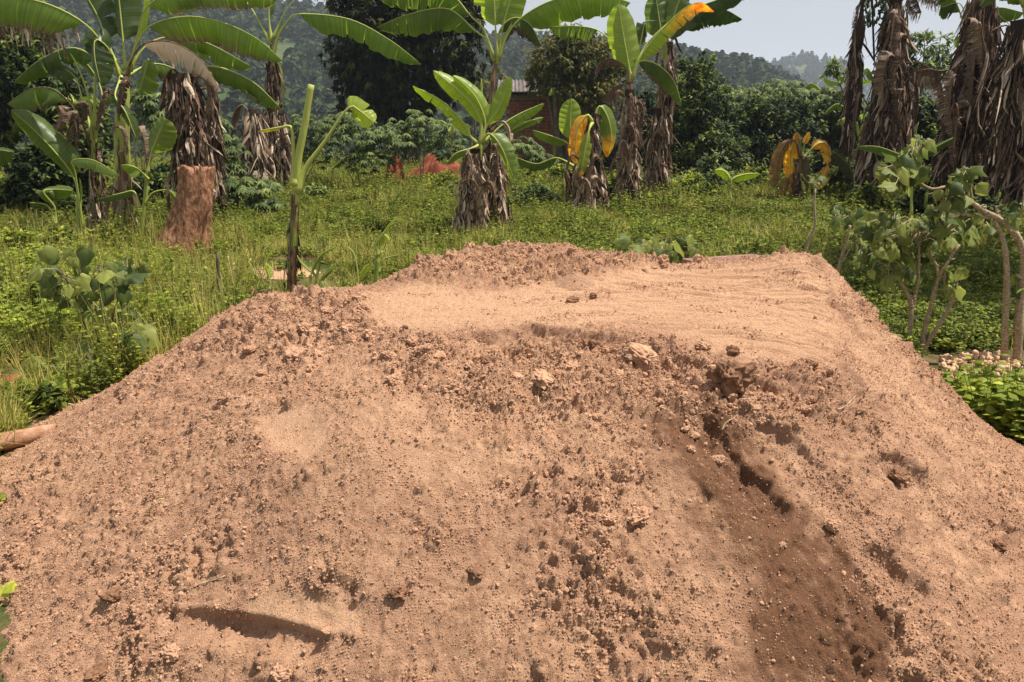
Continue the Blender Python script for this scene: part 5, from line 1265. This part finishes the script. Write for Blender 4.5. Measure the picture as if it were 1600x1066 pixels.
# right-hand shrubs
d = 5.5
p = at(1440, 560, d); p.z = 0
r = empty('broadleaf_shrub', p, 'pale-stemmed shrub with heart-shaped leaves just behind the right slope of the heap', 'shrub', 'broad-leaved shrubs')
stem_parts(r, d, [([(1418, 580), (1420, 530), (1424, 480), (1412, 450), (1394, 420)], .020, .008), ([(1424, 490), (1434, 440), (1436, 395), (1434, 345)], .011, .006),
                  ([(1436, 575), (1444, 520), (1458, 465), (1468, 430), (1484, 405), (1499, 382)], .018, .008), ([(1436, 572), (1450, 535), (1478, 490), (1496, 450)], .016, .010),
                  ([(1486, 470), (1476, 455), (1476, 425)], .008, .006), ([(1424, 480), (1423, 470), (1422, 462)], .018, .012), ([(1465, 432), (1463, 415), (1455, 400), (1449, 385)], .008, .005),
                  ([(1482, 405), (1500, 370), (1515, 350)], .006, .004)])
leaf_cloud(r, d, [(1420, 370, 75, 38, 64), (1385, 395, 36, 48, 30), (1470, 355, 52, 28, 30), (1450, 340, 60, 16, 18), (1500, 440, 22, 28, 6), (1395, 345, 45, 20, 16), (1410, 415, 28, 30, 10)], 61, size=.09)
d = 5.2
p = at(1580, 590, d); p.z = 0
r = empty('broadleaf_shrub', p, 'largest shrub, two thick curved pale stems bending left at the right picture edge', 'shrub', 'broad-leaved shrubs')
stem_parts(r, d, [([(1567, 610), (1571, 500), (1573, 420), (1566, 370), (1552, 345)], .026, .014), ([(1588, 612), (1592, 500), (1600, 420), (1592, 375), (1565, 345), (1540, 332)], .032, .018),
                  ([(1548, 338), (1520, 318), (1500, 305), (1478, 292)], .017, .009), ([(1545, 340), (1505, 335), (1480, 330), (1455, 325)], .011, .006), ([(1605, 612), (1612, 540), (1625, 470)], .022, .016), ([(1562, 345), (1558, 332), (1556, 322)], .010, .007),
                  ([(1478, 292), (1455, 295), (1430, 280), (1410, 262)], .009, .004), ([(1590, 375), (1592, 345), (1598, 318), (1600, 300)], .006, .004), ([(1520, 318), (1515, 290), (1508, 272)], .008, .004)])
leaf_cloud(r, d, [(1415, 265, 40, 34, 34), (1430, 230, 26, 16, 12), (1470, 310, 30, 18, 10), (1505, 288, 24, 20, 14), (1515, 268, 14, 12, 5), (1590, 330, 18, 16, 5), (1530, 345, 26, 16, 7), (1590, 445, 10, 14, 3)], 62, size=.088)
d = 7.6
p = at(1262, 410, d); p.z = 0
r = empty('broadleaf_shrub', p, 'single thin crooked pale stem with a leaf tuft rising behind the flat top', 'shrub', 'broad-leaved shrubs')
stem_parts(r, d, [([(1255, 440), (1258, 395), (1273, 355), (1272, 320), (1274, 295)], .010, .006)])
leaf_cloud(r, d, [(1278, 285, 16, 12, 5), (1300, 335, 16, 14, 2)], 63, size=.11)
d = 6.6
p = at(1310, 430, d); p.z = 0
r = empty('broadleaf_shrub', p, 'short dark stem with grey green leaves just right of the crooked single stem', 'shrub', 'broad-leaved shrubs')
stem_parts(r, d, [([(1305, 455), (1310, 420), (1322, 380), (1328, 352)], .013, .008), ([(1310, 420), (1330, 385), (1345, 355)], .007, .004)])
leaf_cloud(r, d, [(1338, 340, 26, 16, 9), (1350, 380, 28, 26, 14), (1305, 330, 14, 10, 3)], 64, size=.09)
# leafy plant behind the back edge of the heap
d = 6.0
p = at(1030, 440, d); p.z = 0
r = empty('broadleaf_shrub', p, 'round-leaved plant peeping over the back edge of the heap', 'shrub', 'broad-leaved shrubs')
stem_parts(r, d, [([(1035, 520), (1036, 440), (1034, 385)], .012, .006), ([(1037, 500), (1060, 430), (1075, 380)], .010, .005), ([(1033, 500), (1010, 430), (990, 390)], .010, .005)])
leaf_cloud(r, d, [(1035, 390, 55, 20, 26), (985, 392, 16, 18, 7), (1075, 385, 16, 24, 8), (1040, 412, 40, 10, 10)], 65, size=.105)
# dark broad-leaved shrub at left
d = 5.35
p = at(130, 560, d); p.z = 0
r = empty('broadleaf_shrub', p, 'sprawling dark broad-leaved shrub in the bright weeds left of the heap', 'shrub', 'broad-leaved shrubs')
stem_parts(r, d, [([(150, 590), (155, 500), (160, 440), (150, 410)], .010, .005), ([(145, 590), (130, 500), (105, 440), (80, 420)], .008, .004), ([(152, 590), (175, 500), (190, 450), (200, 430)], .008, .004), ([(148, 590), (140, 560), (130, 540)], .007, .004)], mat='bark')
leaf_cloud(r, d, [(130, 430, 75, 42, 30), (85, 405, 32, 24, 9), (200, 430, 30, 30, 10), (120, 470, 40, 26, 8), (180, 500, 30, 20, 6)], 66, size=.115)
d = 4.75
p = at(140, 590, d); p.z = 0
r = empty('broadleaf_shrub', p, 'few large dark drooping leaves low beside the left foot of the heap', 'shrub', 'broad-leaved shrubs')
stem_parts(r, d, [([(140, 620), (142, 570), (138, 545)], .006, .003), ([(140, 620), (175, 560), (205, 505)], .006, .003), ([(140, 620), (90, 590), (62, 570)], .006, .003)], mat='bark')
leaf_cloud(r, d, [(205, 508, 10, 22, 4), (145, 552, 22, 14, 4), (62, 572, 8, 12, 2), (128, 565, 12, 8, 2)], 67, size=.13)

# weedy shrubs between and before the banana plants
WS = [(335, 14, 34, 20, 'herb', 'weedy shrub behind the red stump on its right'), (490, 15.5, 40, 16, 'cassava', 'low shrub between the snapped stem and the bare-legged cassava'), (690, 18.5, 34, 17, 'herb', 'weedy shrub hiding the left end of the red earth bank'),
      (835, 15, 42, 20, 'cassava', 'low bushy weeds left of the orange-leaved banana plant'), (870, 18, 40, 24, 'herb', 'leafy weeds in front of the brick house'), (955, 15.5, 22, 22, 'herb', 'narrow weedy shrub between the orange-leaved plant and the next trunk'),
      (1075, 16, 44, 24, 'herb', 'weedy shrub right of the dead-leaf banana trunks'), (1105, 17.5, 40, 34, 'cassava', 'leafy shrub at the foot of the tall dark bush'), (1185, 17, 48, 26, 'herb', 'weeds behind the tiny bright sucker'), (1305, 16, 42, 30, 'herb', 'weedy shrub right of the dying orange plant'),
      (1350, 14, 32, 24, 'herb', 'weeds at the foot of the left brown-coated banana plant'), (1440, 13.2, 48, 26, 'coffee', 'shaded weeds below the level dark banana leaves'), (1535, 12.4, 50, 24, 'coffee', 'shaded weeds before the tallest brown-coated plant'),
      (20, 9.2, 46, 26, 'bright', 'bright weedy shrub at the left picture edge below the dark leaf'), (95, 9.8, 44, 20, 'herb', 'weedy shrub in front of the leftmost suckers'), (175, 10.3, 34, 18, 'herb', 'weeds at the foot of the big green banana stem')]
for k, (px, dd, rx, ry, mt, lab) in enumerate(WS):
    pb = 0
    for pb in range(600, 260, -1):
        if gd(pb) >= dd: break
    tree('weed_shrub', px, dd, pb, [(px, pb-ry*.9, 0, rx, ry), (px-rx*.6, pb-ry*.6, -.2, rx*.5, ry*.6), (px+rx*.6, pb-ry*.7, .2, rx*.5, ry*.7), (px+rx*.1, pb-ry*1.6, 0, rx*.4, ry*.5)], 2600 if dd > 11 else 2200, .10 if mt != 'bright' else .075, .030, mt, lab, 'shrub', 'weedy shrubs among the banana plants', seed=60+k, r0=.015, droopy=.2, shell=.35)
WL = [(40, 500, 44, 34, 'bright', 'bright leafy bush at the left edge above the red soil'), (35, 430, 50, 26, 'bright', 'yellow green bush at the left edge farther back'), (225, 530, 34, 26, 'herb', 'tangled weeds leaning on the left slope of the heap'), (262, 490, 36, 22, 'grass', 'yellowish tangled weeds beside the dead upright stem'),
      (175, 585, 30, 24, 'herb', 'dark tangled weeds at the left foot of the heap'), (60, 640, 40, 22, 'herb', 'low tangled weeds above the log'), (300, 450, 30, 18, 'herb', 'weeds between the red stump and the heap')]
for k, (px, pb, rx, ry, mt, lab) in enumerate(WL):
    dd = gd(pb+6)
    tree('weed_shrub', px, dd, pb+6, [(px, pb-ry*.7, 0, rx, ry), (px-rx*.6, pb-ry*.4, .1, rx*.6, ry*.6), (px+rx*.5, pb-ry*1.1, -.1, rx*.5, ry*.7)], 1500, .055, .017, mt, lab, 'shrub', 'tangled weeds left of the heap', seed=90+k, r0=.006, droopy=.2, shell=.2, per=5, spread=1.2)
# sticks, log, board, stones, soil
def stick(name, d, pix, r0, r1, mat, label, cat):
    W = [at(p[0], p[1], d+(p[2] if len(p) > 2 else 0)) for p in pix]; b = MB(); P = resample(spline(W, 20), 12)
    b.tube(P, [r0+(r1-r0)*i/11 for i in range(12)], 9, rough=.25); return tag(link(name, b.mesh(name, M[mat])), label, cat)
stick('stake', 6.6, [(343, 520), (343, 470), (341, 430), (340, 395)], .030, .012, 'bark', 'thin dead upright stem standing at the left shoulder of the heap', 'stick')
stick('stake', 7.0, [(368, 510), (365, 450), (356, 400)], .008, .004, 'straw', 'slender dry stalk right of the dead upright stem', 'stick')
lg = MB()
P = [Vector((-3.35, 3.50, .02)), Vector((-2.95, 3.58, .035)), Vector((-2.55, 3.70, .06)), Vector((-2.2, 3.80, .10))]
lg.tube(resample(spline(P, 20), 16), [.044, .052]+[.049]*6+[.044]*8, 14, rough=.35)
tag(link('fallen_log', lg.mesh('fallen_log', M['log'])), 'smooth reddish log lying on the ground, one end under the left foot of the heap', 'log')
bd = MB(); A = at(1085, 411, 5.0); B_ = at(1200, 403, 5.2)
ax = (B_-A).normalized(); sx2 = Vector((-ax.y, ax.x, 0)); z_ = Vector((0, 0, 1)); v_ = []
for e in (A, B_):
    for s1, s2 in ((-1, -1), (1, -1), (1, 1), (-1, 1)): v_.append(e+sx2*.14*s1+z_*(.018*s2-.012))
bd.add(v_, [(0, 1, 2, 3), (7, 6, 5, 4), (0, 4, 5, 1), (1, 5, 6, 2), (2, 6, 7, 3), (3, 7, 4, 0)])
pr = MB()
for e, ddx in ((A.lerp(B_, .15), 0), (A.lerp(B_, .85), 0)): pr.tube([Vector((e.x, e.y, -.02)), Vector((e.x, e.y, e.z-.03))], [.03, .028], 8)
bo = tag(link('old_board', bd.mesh('old_board', M['board'], smooth=False)), 'old brown board lying flat just behind the back edge of the flat top', 'board')
link('prop', pr.mesh('prop', M['bark']), bo)
st_p = [clod_mesh('stone', 80+i, 2, M['stone'], .5) for i in range(4)]
rnd = random.Random(5); sp, sr_, ss, sk = [], [], [], []
for k in range(330):
    px, py = 1470+rnd.random()*150, 566+rnd.random()**1.3*34; dd = gd(py); p = at(px, py, dd); q = rnd.uniform(.012, .032)
    hgt = .07*math.exp(-((px-1530)/60)**2)*rnd.random()
    sp.append((p.x, p.y, gz(p.x, p.y)+hgt+q*.4)); sr_.append([rnd.uniform(0, 6.28) for _ in range(3)]); ss.append((q, q*.8, q*.55)); sk.append(rnd.randrange(4))
sto = gn_scatter('broken_stone', sp, sr_, ss, st_p, sk); tag(sto, 'heap of pale orange broken stone on the ground at the right edge', 'broken stone')
def mound_patch(name, c, rx, ry, h, mat, label, cat, seed=0):
    n = 26; b = MB(); vs, fs = [], []
    for i in range(n):
        for j in range(n):
            u, v = i/(n-1)*2-1, j/(n-1)*2-1; q = max(0, 1-(u*u+v*v)); z = h*q**.7*(1+.5*mnoise.noise(Vector((u*2.5+seed, v*2.5, 0)))+.2*mnoise.noise(Vector((u*8, v*8, seed))))
            vs.append(Vector((c.x+u*rx, c.y+v*ry, gz(c.x+u*rx, c.y+v*ry)+z-.02)))
    for i in range(n-1):
        for j in range(n-1): fs.append((i*n+j, (i+1)*n+j, (i+1)*n+j+1, i*n+j+1))
    b.add(vs, fs); return tag(link(name, b.mesh(name, M[mat])), label, cat)
c = at(685, 285, 21.5); mound_patch('earth_bank', c, .95, .6, .66, 'redsoil', 'bank of bright red earth behind the young banana plant', 'earth bank', seed=1)
c = at(618, 290, 19.6); mound_patch('termite_mound', c, .26, .26, .85, 'redsoil', 'narrow cone of red earth left of the red bank', 'termite mound', seed=2)
c = at(870, 275, 22); mound_patch('soil_patch', c, 1.6, 1.2, .12, 'redsoil', 'low strip of bare red earth in front of the brick house', 'soil', seed=3)
c = at(18, 600, gd(600)); mound_patch('soil_patch', c, .35, .30, .04, 'redsoil', 'small patch of bare red soil in the weeds at the left edge', 'soil', seed=4)
c = at(440, 425, gd(425)); mound_patch('sand_patch', c, .45, .4, .08, 'clod', 'low spill of pale sand on the ground behind the snapped banana stem', 'sand', seed=5)
c = at(895, 382, 10.2); mound_patch('soil_patch', c, .5, .35, .05, 'redsoil', 'bare reddish spot in the grass behind the heap', 'soil', seed=6)

# brick house, 24 m away
hd = 25.5
hp0 = at(795, 290, hd); hp0.z = gz(hp0.x, hp0.y)-.05
house = empty('brick_house', hp0, 'red brick house with rusty sheet roof half hidden behind the olive tree', 'house')
HW, HHt, HD_ = 2.7, 2.35, 3.4
w = MB()
def box(b, x0, x1, y0, y1, z0, z1, **k):
    v = [Vector((x, y, z)) for z in (z0, z1) for x, y in ((x0, y0), (x1, y0), (x1, y1), (x0, y1))]
    b.add(v, [(3, 2, 1, 0), (4, 5, 6, 7), (0, 1, 5, 4), (1, 2, 6, 5), (2, 3, 7, 6), (3, 0, 4, 7)], **k)
box(w, hp0.x-.1, hp0.x+HW, hd, hd+HD_, hp0.z, hp0.z+HHt)
wall = link('wall', w.mesh('wall', M['mortar'], smooth=False), house)
bk = MB(); box(bk, -.115, .115, -.022, .022, -.042, .042); bme = bk.mesh('brick', M['brick'], smooth=False)
rows = int(HHt/.10); nb = 0; extra = MB(); rnd = random.Random(8)
for rw in range(rows-1, -1, -1):
    for q in range(int(HW/.25)+1):
        x = hp0.x-.1+.12+q*.25+(.125 if rw % 2 else 0); z = hp0.z+.05+rw*.10
        if x > hp0.x+HW-.1: continue
        if nb < 290:
            o = link('brick', bme, wall, Vector((x, hd, z))-hp0-Vector(wall.location)*0); o.location = Vector((x, hd-rnd.uniform(0, .006), z)); nb += 1
        else: box(extra, x-.115, x+.115, hd-.022-rnd.uniform(0, .006), hd+.02, z-.042, z+.042)
ex = link('lower_bricks', extra.mesh('lower_bricks', M['brick'], smooth=False), wall, Vector((0, 0, 0))); ex['kind'] = 'stuff'
roof = MB()
nx_, x0 = 90, hp0.x-.35
vs, fs = [], []
for i in range(nx_):
    x = x0+(HW+.5)*i/(nx_-1); rp = .03*math.sin(x*55)
    for (yy, zz) in ((hd-.35, HHt+.02), (hd+HD_*.5, HHt+.55), (hd+HD_+.3, HHt+.02)): vs.append(Vector((x, yy, hp0.z+zz+rp+.05)))
for i in range(nx_-1): fs += [(i*3, (i+1)*3, (i+1)*3+1, i*3+1), (i*3+1, (i+1)*3+1, (i+1)*3+2, i*3+2)]
roof.add(vs, fs); link('roof', roof.mesh('roof', M['tin'], smooth=False), house)
sh = MB(); box(sh, hp0.x-.25, hp0.x+.9, hd-.42, hd+.6, hp0.z+HHt+.14, hp0.z+HHt+.17); link('roof_sheet', sh.mesh('roof_sheet', M['tin'], smooth=False), house)
# long pale building far up the hillside
fd = 300
c0 = at(455, 85, fd); c1 = at(530, 85, fd); zb = at(480, 86, fd).z; zt = at(480, 76, fd).z
fbm = MB(); box(fbm, c0.x, c1.x, fd, fd+6, zb-4, zt)
far = link('long_building', fbm.mesh('long_building', M['white'], smooth=False)); tag(far, 'long low pale building with a row of dark windows on the far hillside', 'building')
rf = MB(); ym = fd+3; zr = at(480, 70, fd).z
rf.add([Vector((c0.x-.5, fd-.6, zt)), Vector((c1.x+.5, fd-.6, zt)), Vector((c1.x+.5, ym, zr)), Vector((c0.x-.5, ym, zr)), Vector((c1.x+.5, fd+6.6, zt)), Vector((c0.x-.5, fd+6.6, zt))], [(0, 1, 2, 3), (3, 2, 4, 5), (1, 4, 2), (0, 3, 5)])
link('roof', rf.mesh('roof', M['white'], smooth=False), far)
wm = MB(); box(wm, -.45, .45, -.06, .05, -.6, .6); wme = wm.mesh('window', M['darkwin'], smooth=False)
for k in range(9): link('window', wme, far, Vector((c0.x+1.2+k*(c1.x-c0.x-2.4)/8, fd, zt-1.2)))

# forest on the hills
def far_tree_mesh(seed, tall):
    rnd = random.Random(seed); b = MB()
    for k in range(150):
        v = rvec(rnd); z = .5+.5*v.z; rr = (.30 if tall else .46)*(1-.55*z if tall else math.sin(min(1, z+.15)*math.pi)**.5+.15)
        c = Vector((v.x*rr, v.y*rr, z)); n_ = (v+rvec(rnd)*.6).normalized(); s1 = n_.cross(Vector((.2, .1, 1))).normalized(); s2 = n_.cross(s1); q = rnd.uniform(.06, .13)
        b.add([c-s1*q, c+s2*q*.8, c+s1*q, c-s2*q*.8], [(0, 1, 2, 3)], tone=min(1, max(0, .45+rnd.gauss(0, .16))))
    b.tube([Vector((0, 0, -.1)), Vector((0, 0, .6))], [.02, .012], 4, tone=.1)
    return b.mesh('hill_tree', M['far'], smooth=False)
ftp = [far_tree_mesh(i, i % 2 == 0) for i in range(6)]
rnd = random.Random(12); sp, sr_, ss, sk = [], [], [], []
for k in range(9000):
    px = rnd.uniform(-350, 2000); dd = 75+rnd.random()**.8*300 if k < 5200 else rnd.uniform(480, 800)
    x = (px-800)/F*dd; clump = mnoise.noise(Vector((x*.012, dd*.012, 1)))
    if k < 5200 and 150 < dd < 330 and px < 900 and clump < -.05 and rnd.random() < .6: continue
    i = int(np.clip(np.interp(px, pxs, np.arange(len(pxs))), 0, len(pxs)-1)); j = int(np.clip(np.interp(dd, ds, np.arange(len(ds))), 0, len(ds)-1))
    h = rnd.uniform(4.5, 9)*(1.25 if dd > 450 else 1)
    sp.append((x, dd, HZ[j, i]-.3)); sr_.append((0, 0, rnd.uniform(0, 6.28))); q = h*rnd.uniform(.8, 1.2); ss.append((q, q, h)); sk.append(rnd.randrange(6))
fo = gn_scatter('hill_forest', sp, sr_, ss, ftp, sk); tag(fo, 'hazy wooded slopes on the far hills', 'forest')

# ------------------------------------------------------------------ ground cover
def herb_mesh(seed, n, h, spread, L, w, mat, tall=False):
    rnd = random.Random(seed); b = MB()
    for s_ in range(n):
        a = rnd.uniform(0, 6.28); rr = rnd.random()**.6*spread; base = Vector((math.cos(a)*rr*.4, math.sin(a)*rr*.4, 0)); top = Vector((math.cos(a)*rr, math.sin(a)*rr, h*rnd.uniform(.45, 1)))
        if tall: b.tube([base, base.lerp(top, .5)+Vector((0, 0, .02)), top], [.003, .0025, .002], 3, cap=False, tone=.4)
        tb = .45+rnd.gauss(0, .16)
        for q in range(rnd.randrange(4, 8)):
            f = rnd.uniform(.35, 1); c = base.lerp(top, f); dv = rvec(rnd); dv.z = abs(dv.z)*.5
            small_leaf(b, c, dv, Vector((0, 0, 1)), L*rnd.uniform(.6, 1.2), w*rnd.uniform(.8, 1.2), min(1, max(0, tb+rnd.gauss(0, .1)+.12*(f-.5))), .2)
    return b.mesh('herb', M[mat], smooth=False)
def tuft_mesh(seed, n, h, spread, w, mat, dryf=0):
    rnd = random.Random(seed); b = MB()
    for _ in range(n):
        a = rnd.uniform(0, 6.28); rr = rnd.random()*spread*.5; c = Vector((math.cos(a)*rr, math.sin(a)*rr, 0)); dr = Vector((math.cos(a)+rnd.gauss(0, .5), math.sin(a)+rnd.gauss(0, .5), 0))*rnd.uniform(.15, .8)
        H_ = h*rnd.uniform(.5, 1.1); s_ = Vector((-dr.y, dr.x, 0)); s_ = s_.normalized() if s_.length > .01 else Vector((1, 0, 0)); t = min(1, max(0, .4+rnd.gauss(0, .2)+dryf)); vs = []
        for q in range(4):
            f = q/3; p = c+dr*spread*f*f*1.2+Vector((0, 0, H_*(f-.25*f*f*dr.length))); ww = w*(1-f*.9); vs += [p+s_*ww, p-s_*ww]
        b.add(vs, [(q*2, q*2+1, q*2+3, q*2+2) for q in range(3)], tone=t)
    return b.mesh('grass_tuft', M[mat], smooth=False)
def tall_weed(seed, mat, h, nst, L):
    rnd = random.Random(seed); b = MB()
    for s_ in range(nst):
        a = rnd.uniform(0, 6.28); ln = rnd.uniform(.05, .35)*h; top = Vector((math.cos(a)*ln, math.sin(a)*ln, h*rnd.uniform(.6, 1))); base = Vector((math.cos(a)*.03, math.sin(a)*.03, 0)); P = spline([base, base.lerp(top, .5)+Vector((0, 0, .06*h)), top], 6)
        b.tube(P, [.003, .003, .0027, .0024, .002, .0012], 4, cap=False, tone=.55); tb = .5+rnd.gauss(0, .15)
        for q in range(9):
            c = P[0].lerp(top, 0) if 0 else P[min(5, 1+q//2)]+rvec(rnd)*.015; dv = rvec(rnd); dv.z *= .4
            small_leaf(b, c, dv, Vector((0, 0, 1)), L*rnd.uniform(.5, 1.2), L*.28, min(1, max(0, tb+rnd.gauss(0, .12))), .3)
    return b.mesh('tall_weed', M[mat], smooth=False)
GC = [herb_mesh(1, 12, .20, .16, .045, .013, 'herb'), herb_mesh(2, 14, .28, .18, .05, .015, 'herb', True), herb_mesh(3, 12, .16, .16, .055, .018, 'bright'),
      tuft_mesh(4, 34, .26, .14, .004, 'grass'), tuft_mesh(5, 30, .36, .18, .0045, 'grass', .12), tuft_mesh(6, 26, .34, .22, .004, 'grass', .45),
      herb_mesh(7, 12, .34, .20, .075, .026, 'bright', True), herb_mesh(8, 12, .22, .18, .07, .022, 'herb'), tall_weed(9, 'herb', .62, 7, .06), tall_weed(10, 'bright', .5, 8, .05), tuft_mesh(11, 22, .75, .30, .0045, 'grass', .3), tall_weed(12, 'grass', .7, 6, .04)]
rnd = random.Random(21); sp, sr_, ss, sk = [], [], [], []
def mound_free(x, y):
    if GX0 < x < GX1 and GY0 < y < GY1: return PZ[min(int((y-GY0)/GS), H.shape[0]-1), min(int((x-GX0)/GS), H.shape[1]-1)] < -.01
    return True
def put(x, y, k, s, zs=1.0):
    sp.append((x, y, gz(x, y)-.01)); sr_.append((rnd.gauss(0, .08), rnd.gauss(0, .08), rnd.uniform(0, 6.28))); ss.append((s, s, s*zs)); sk.append(k)
tries = 0
while len(sp) < 60000 and tries < 320000:
    tries += 1
    y = 2.2+(32-2.2)*rnd.random()**1.35; hw_ = y*.72+2.0; x = rnd.uniform(-hw_, hw_)
    if y < 4.6 and -2.1 < x < 2.2 or y < 3 and abs(x) < 2.6: continue
    if not mound_free(x, y): continue
    px = 800+x/y*1290
    pt = mnoise.noise(Vector((x*.55, y*.55, 3))); p2 = mnoise.noise(Vector((x*1.6, y*1.6, 8)))
    if pt < -.42 and rnd.random() < .75: continue
    if ((px-440)/80)**2+((y-8.7)/1.1)**2 < 1 and rnd.random() < .9: continue            # bare sandy spill
    if ((x-at(18, 600, gd(600)).x)/.4)**2+((y-gd(600))/.35)**2 < 1: continue
    if 1465 < px < 1700 and 4.9 < y < 5.45: continue
    sc = rnd.uniform(.75, 1.25)
    p3 = mnoise.noise(Vector((x*.9, y*.9, 15))); edge = 320+p3*160
    if px < edge and y < 9.5+p2:              # lush broad weeds at left
        k = rnd.choice((2, 6, 6, 7, 1, 3, 2)) if px < 190+p2*120 else rnd.choice((5, 5, 4, 4, 3, 1, 7)); sc *= .82
        if px < 130 and y < 5.6: k = rnd.choice((3, 5, 5, 4, 1, 7)); sc *= .8
    elif px < 650+p3*80 and y < 10.8+p2: k = rnd.choice((5, 5, 5, 4, 3, 1, 2)) if p2 < .15 else rnd.choice((4, 1, 0, 7, 2)); sc *= .8
    elif px > 1465 and 4.3 < y < 5.6: continue
    elif px > 1480 and y < 5.0: k = rnd.choice((6, 6, 2)); sc *= .85
    elif px > 1300 and y < 10: k = rnd.choice((0, 7, 0, 3, 1)); sc *= .8
    elif p2 > .02: k = rnd.choice((0, 1, 7, 7, 2, 1)); sc *= 1.05
    elif p3 > .1: k = rnd.choice((3, 4, 4, 1, 5))
    else: k = rnd.choice((3, 0, 3, 7, 4)); sc *= .85
    sc *= 1+.5*p3
    if px < 680 and y < 11 and rnd.random() < (.13 if px < 400 else .03): k = rnd.choice((8, 9, 10, 10, 11)); sc = rnd.uniform(.6, 1.05)*(.7 if px < 130 and y < 5.6 else 1)
    elif y > 11 and rnd.random() < (.16 if p3 > 0 else .03): k = rnd.choice((8, 8, 9, 11)); sc = rnd.uniform(.6, 1.15)
    if 380 < px < 660 and y < 8.3:
        if rnd.random() < .45: continue
        sc *= .75
    if ((px-288)/55)**2+((y-9.3)/1.0)**2 < 1 and rnd.random() < .7: continue
    if y > 14: sc *= 1.25
    put(x, y, k, sc, rnd.uniform(.7, 1.2)*(.8 if y > 8 else 1))
gco = gn_scatter('ground_cover', sp, sr_, ss, GC, sk); tag(gco, 'mixed green grass and weeds covering the ground behind the heap', 'ground cover')
# dry straw lying about left of the heap
b = MB(); rnd = random.Random(31)
for k in range(170):
    px = rnd.uniform(90, 330); py = 640-(px-90)*.42+rnd.gauss(-22, 26); dd = min(gd(max(py, 470)), 6.2); p = at(px, py, dd); p.z = max(p.z, .03)+rnd.random()*.06; a = rnd.gauss(2.6, .7); L = rnd.uniform(.12, .4)
    q = Vector((math.cos(a), math.sin(a), rnd.gauss(0, .25)))*L; b.tube([p, p+q*.5+Vector((0, 0, .03)), p+q], [.003, .003, .0015], 4, cap=False)
so = link('dry_straw', b.mesh('dry_straw', M['straw'])); tag(so, 'loose dry straw strewn along the left foot of the heap', 'straw', kind='stuff')
# weeds at the lower left
p = at(8, 945, 2.42); p.z = sand_z(p.x, p.y)
r = empty('weed', p, 'small green weed at the left picture edge on the foot of the heap', 'weed')
b = MB(); rnd = random.Random(6)
for q in range(26):
    a = rnd.uniform(0, 6.28); c = p+Vector((rnd.uniform(-.09, .03), rnd.uniform(-.05, .05), rnd.uniform(0, .05))); small_leaf(b, c, Vector((math.cos(a), math.sin(a), .5)), Vector((0, 0, 1)), rnd.uniform(.02, .05), .004, rnd.uniform(.4, .9))
link('foliage', b.mesh('foliage', M['grass'], smooth=False), r)
for (px, py, q) in ((20, 912, .042), (3, 918, .04), (8, 950, .03), (-8, 935, .05)): place_leaf(r, at(px, py, 2.42), q, rnd, HLb, Vector((.1, -.5, 1)))

# the tall tree whose shade lies over the grass at the right
tree('shade_tree', 1950, 8.3, 470, [(1960, -420, 0, 300, 180), (1820, -330, 1.0, 220, 130), (2050, -300, -1.0, 240, 150), (1900, -250, 2.2, 220, 120)], 9000, .17, .045, 'mango', 'tall dense tree beyond the right picture edge that shades the grass', seed=9, r0=.16, shell=.4)

# haze: thin air round everything
def add_haze(dens):
    b = MB(); box(b, -2200, 2200, -60, 1500, -14, 105); m, nt, out = mat_new('air')
    v = nt.nodes.new('ShaderNodeVolumePrincipled'); v.inputs['Color'].default_value = (.80, .88, 1, 1); v.inputs['Density'].default_value = dens; v.inputs['Anisotropy'].default_value = .2
    nt.links.new(v.outputs[0], out.inputs['Volume'])
    o = link('haze', b.mesh('haze', m, smooth=False)); tag(o, kind='stuff')
add_haze(.0005)
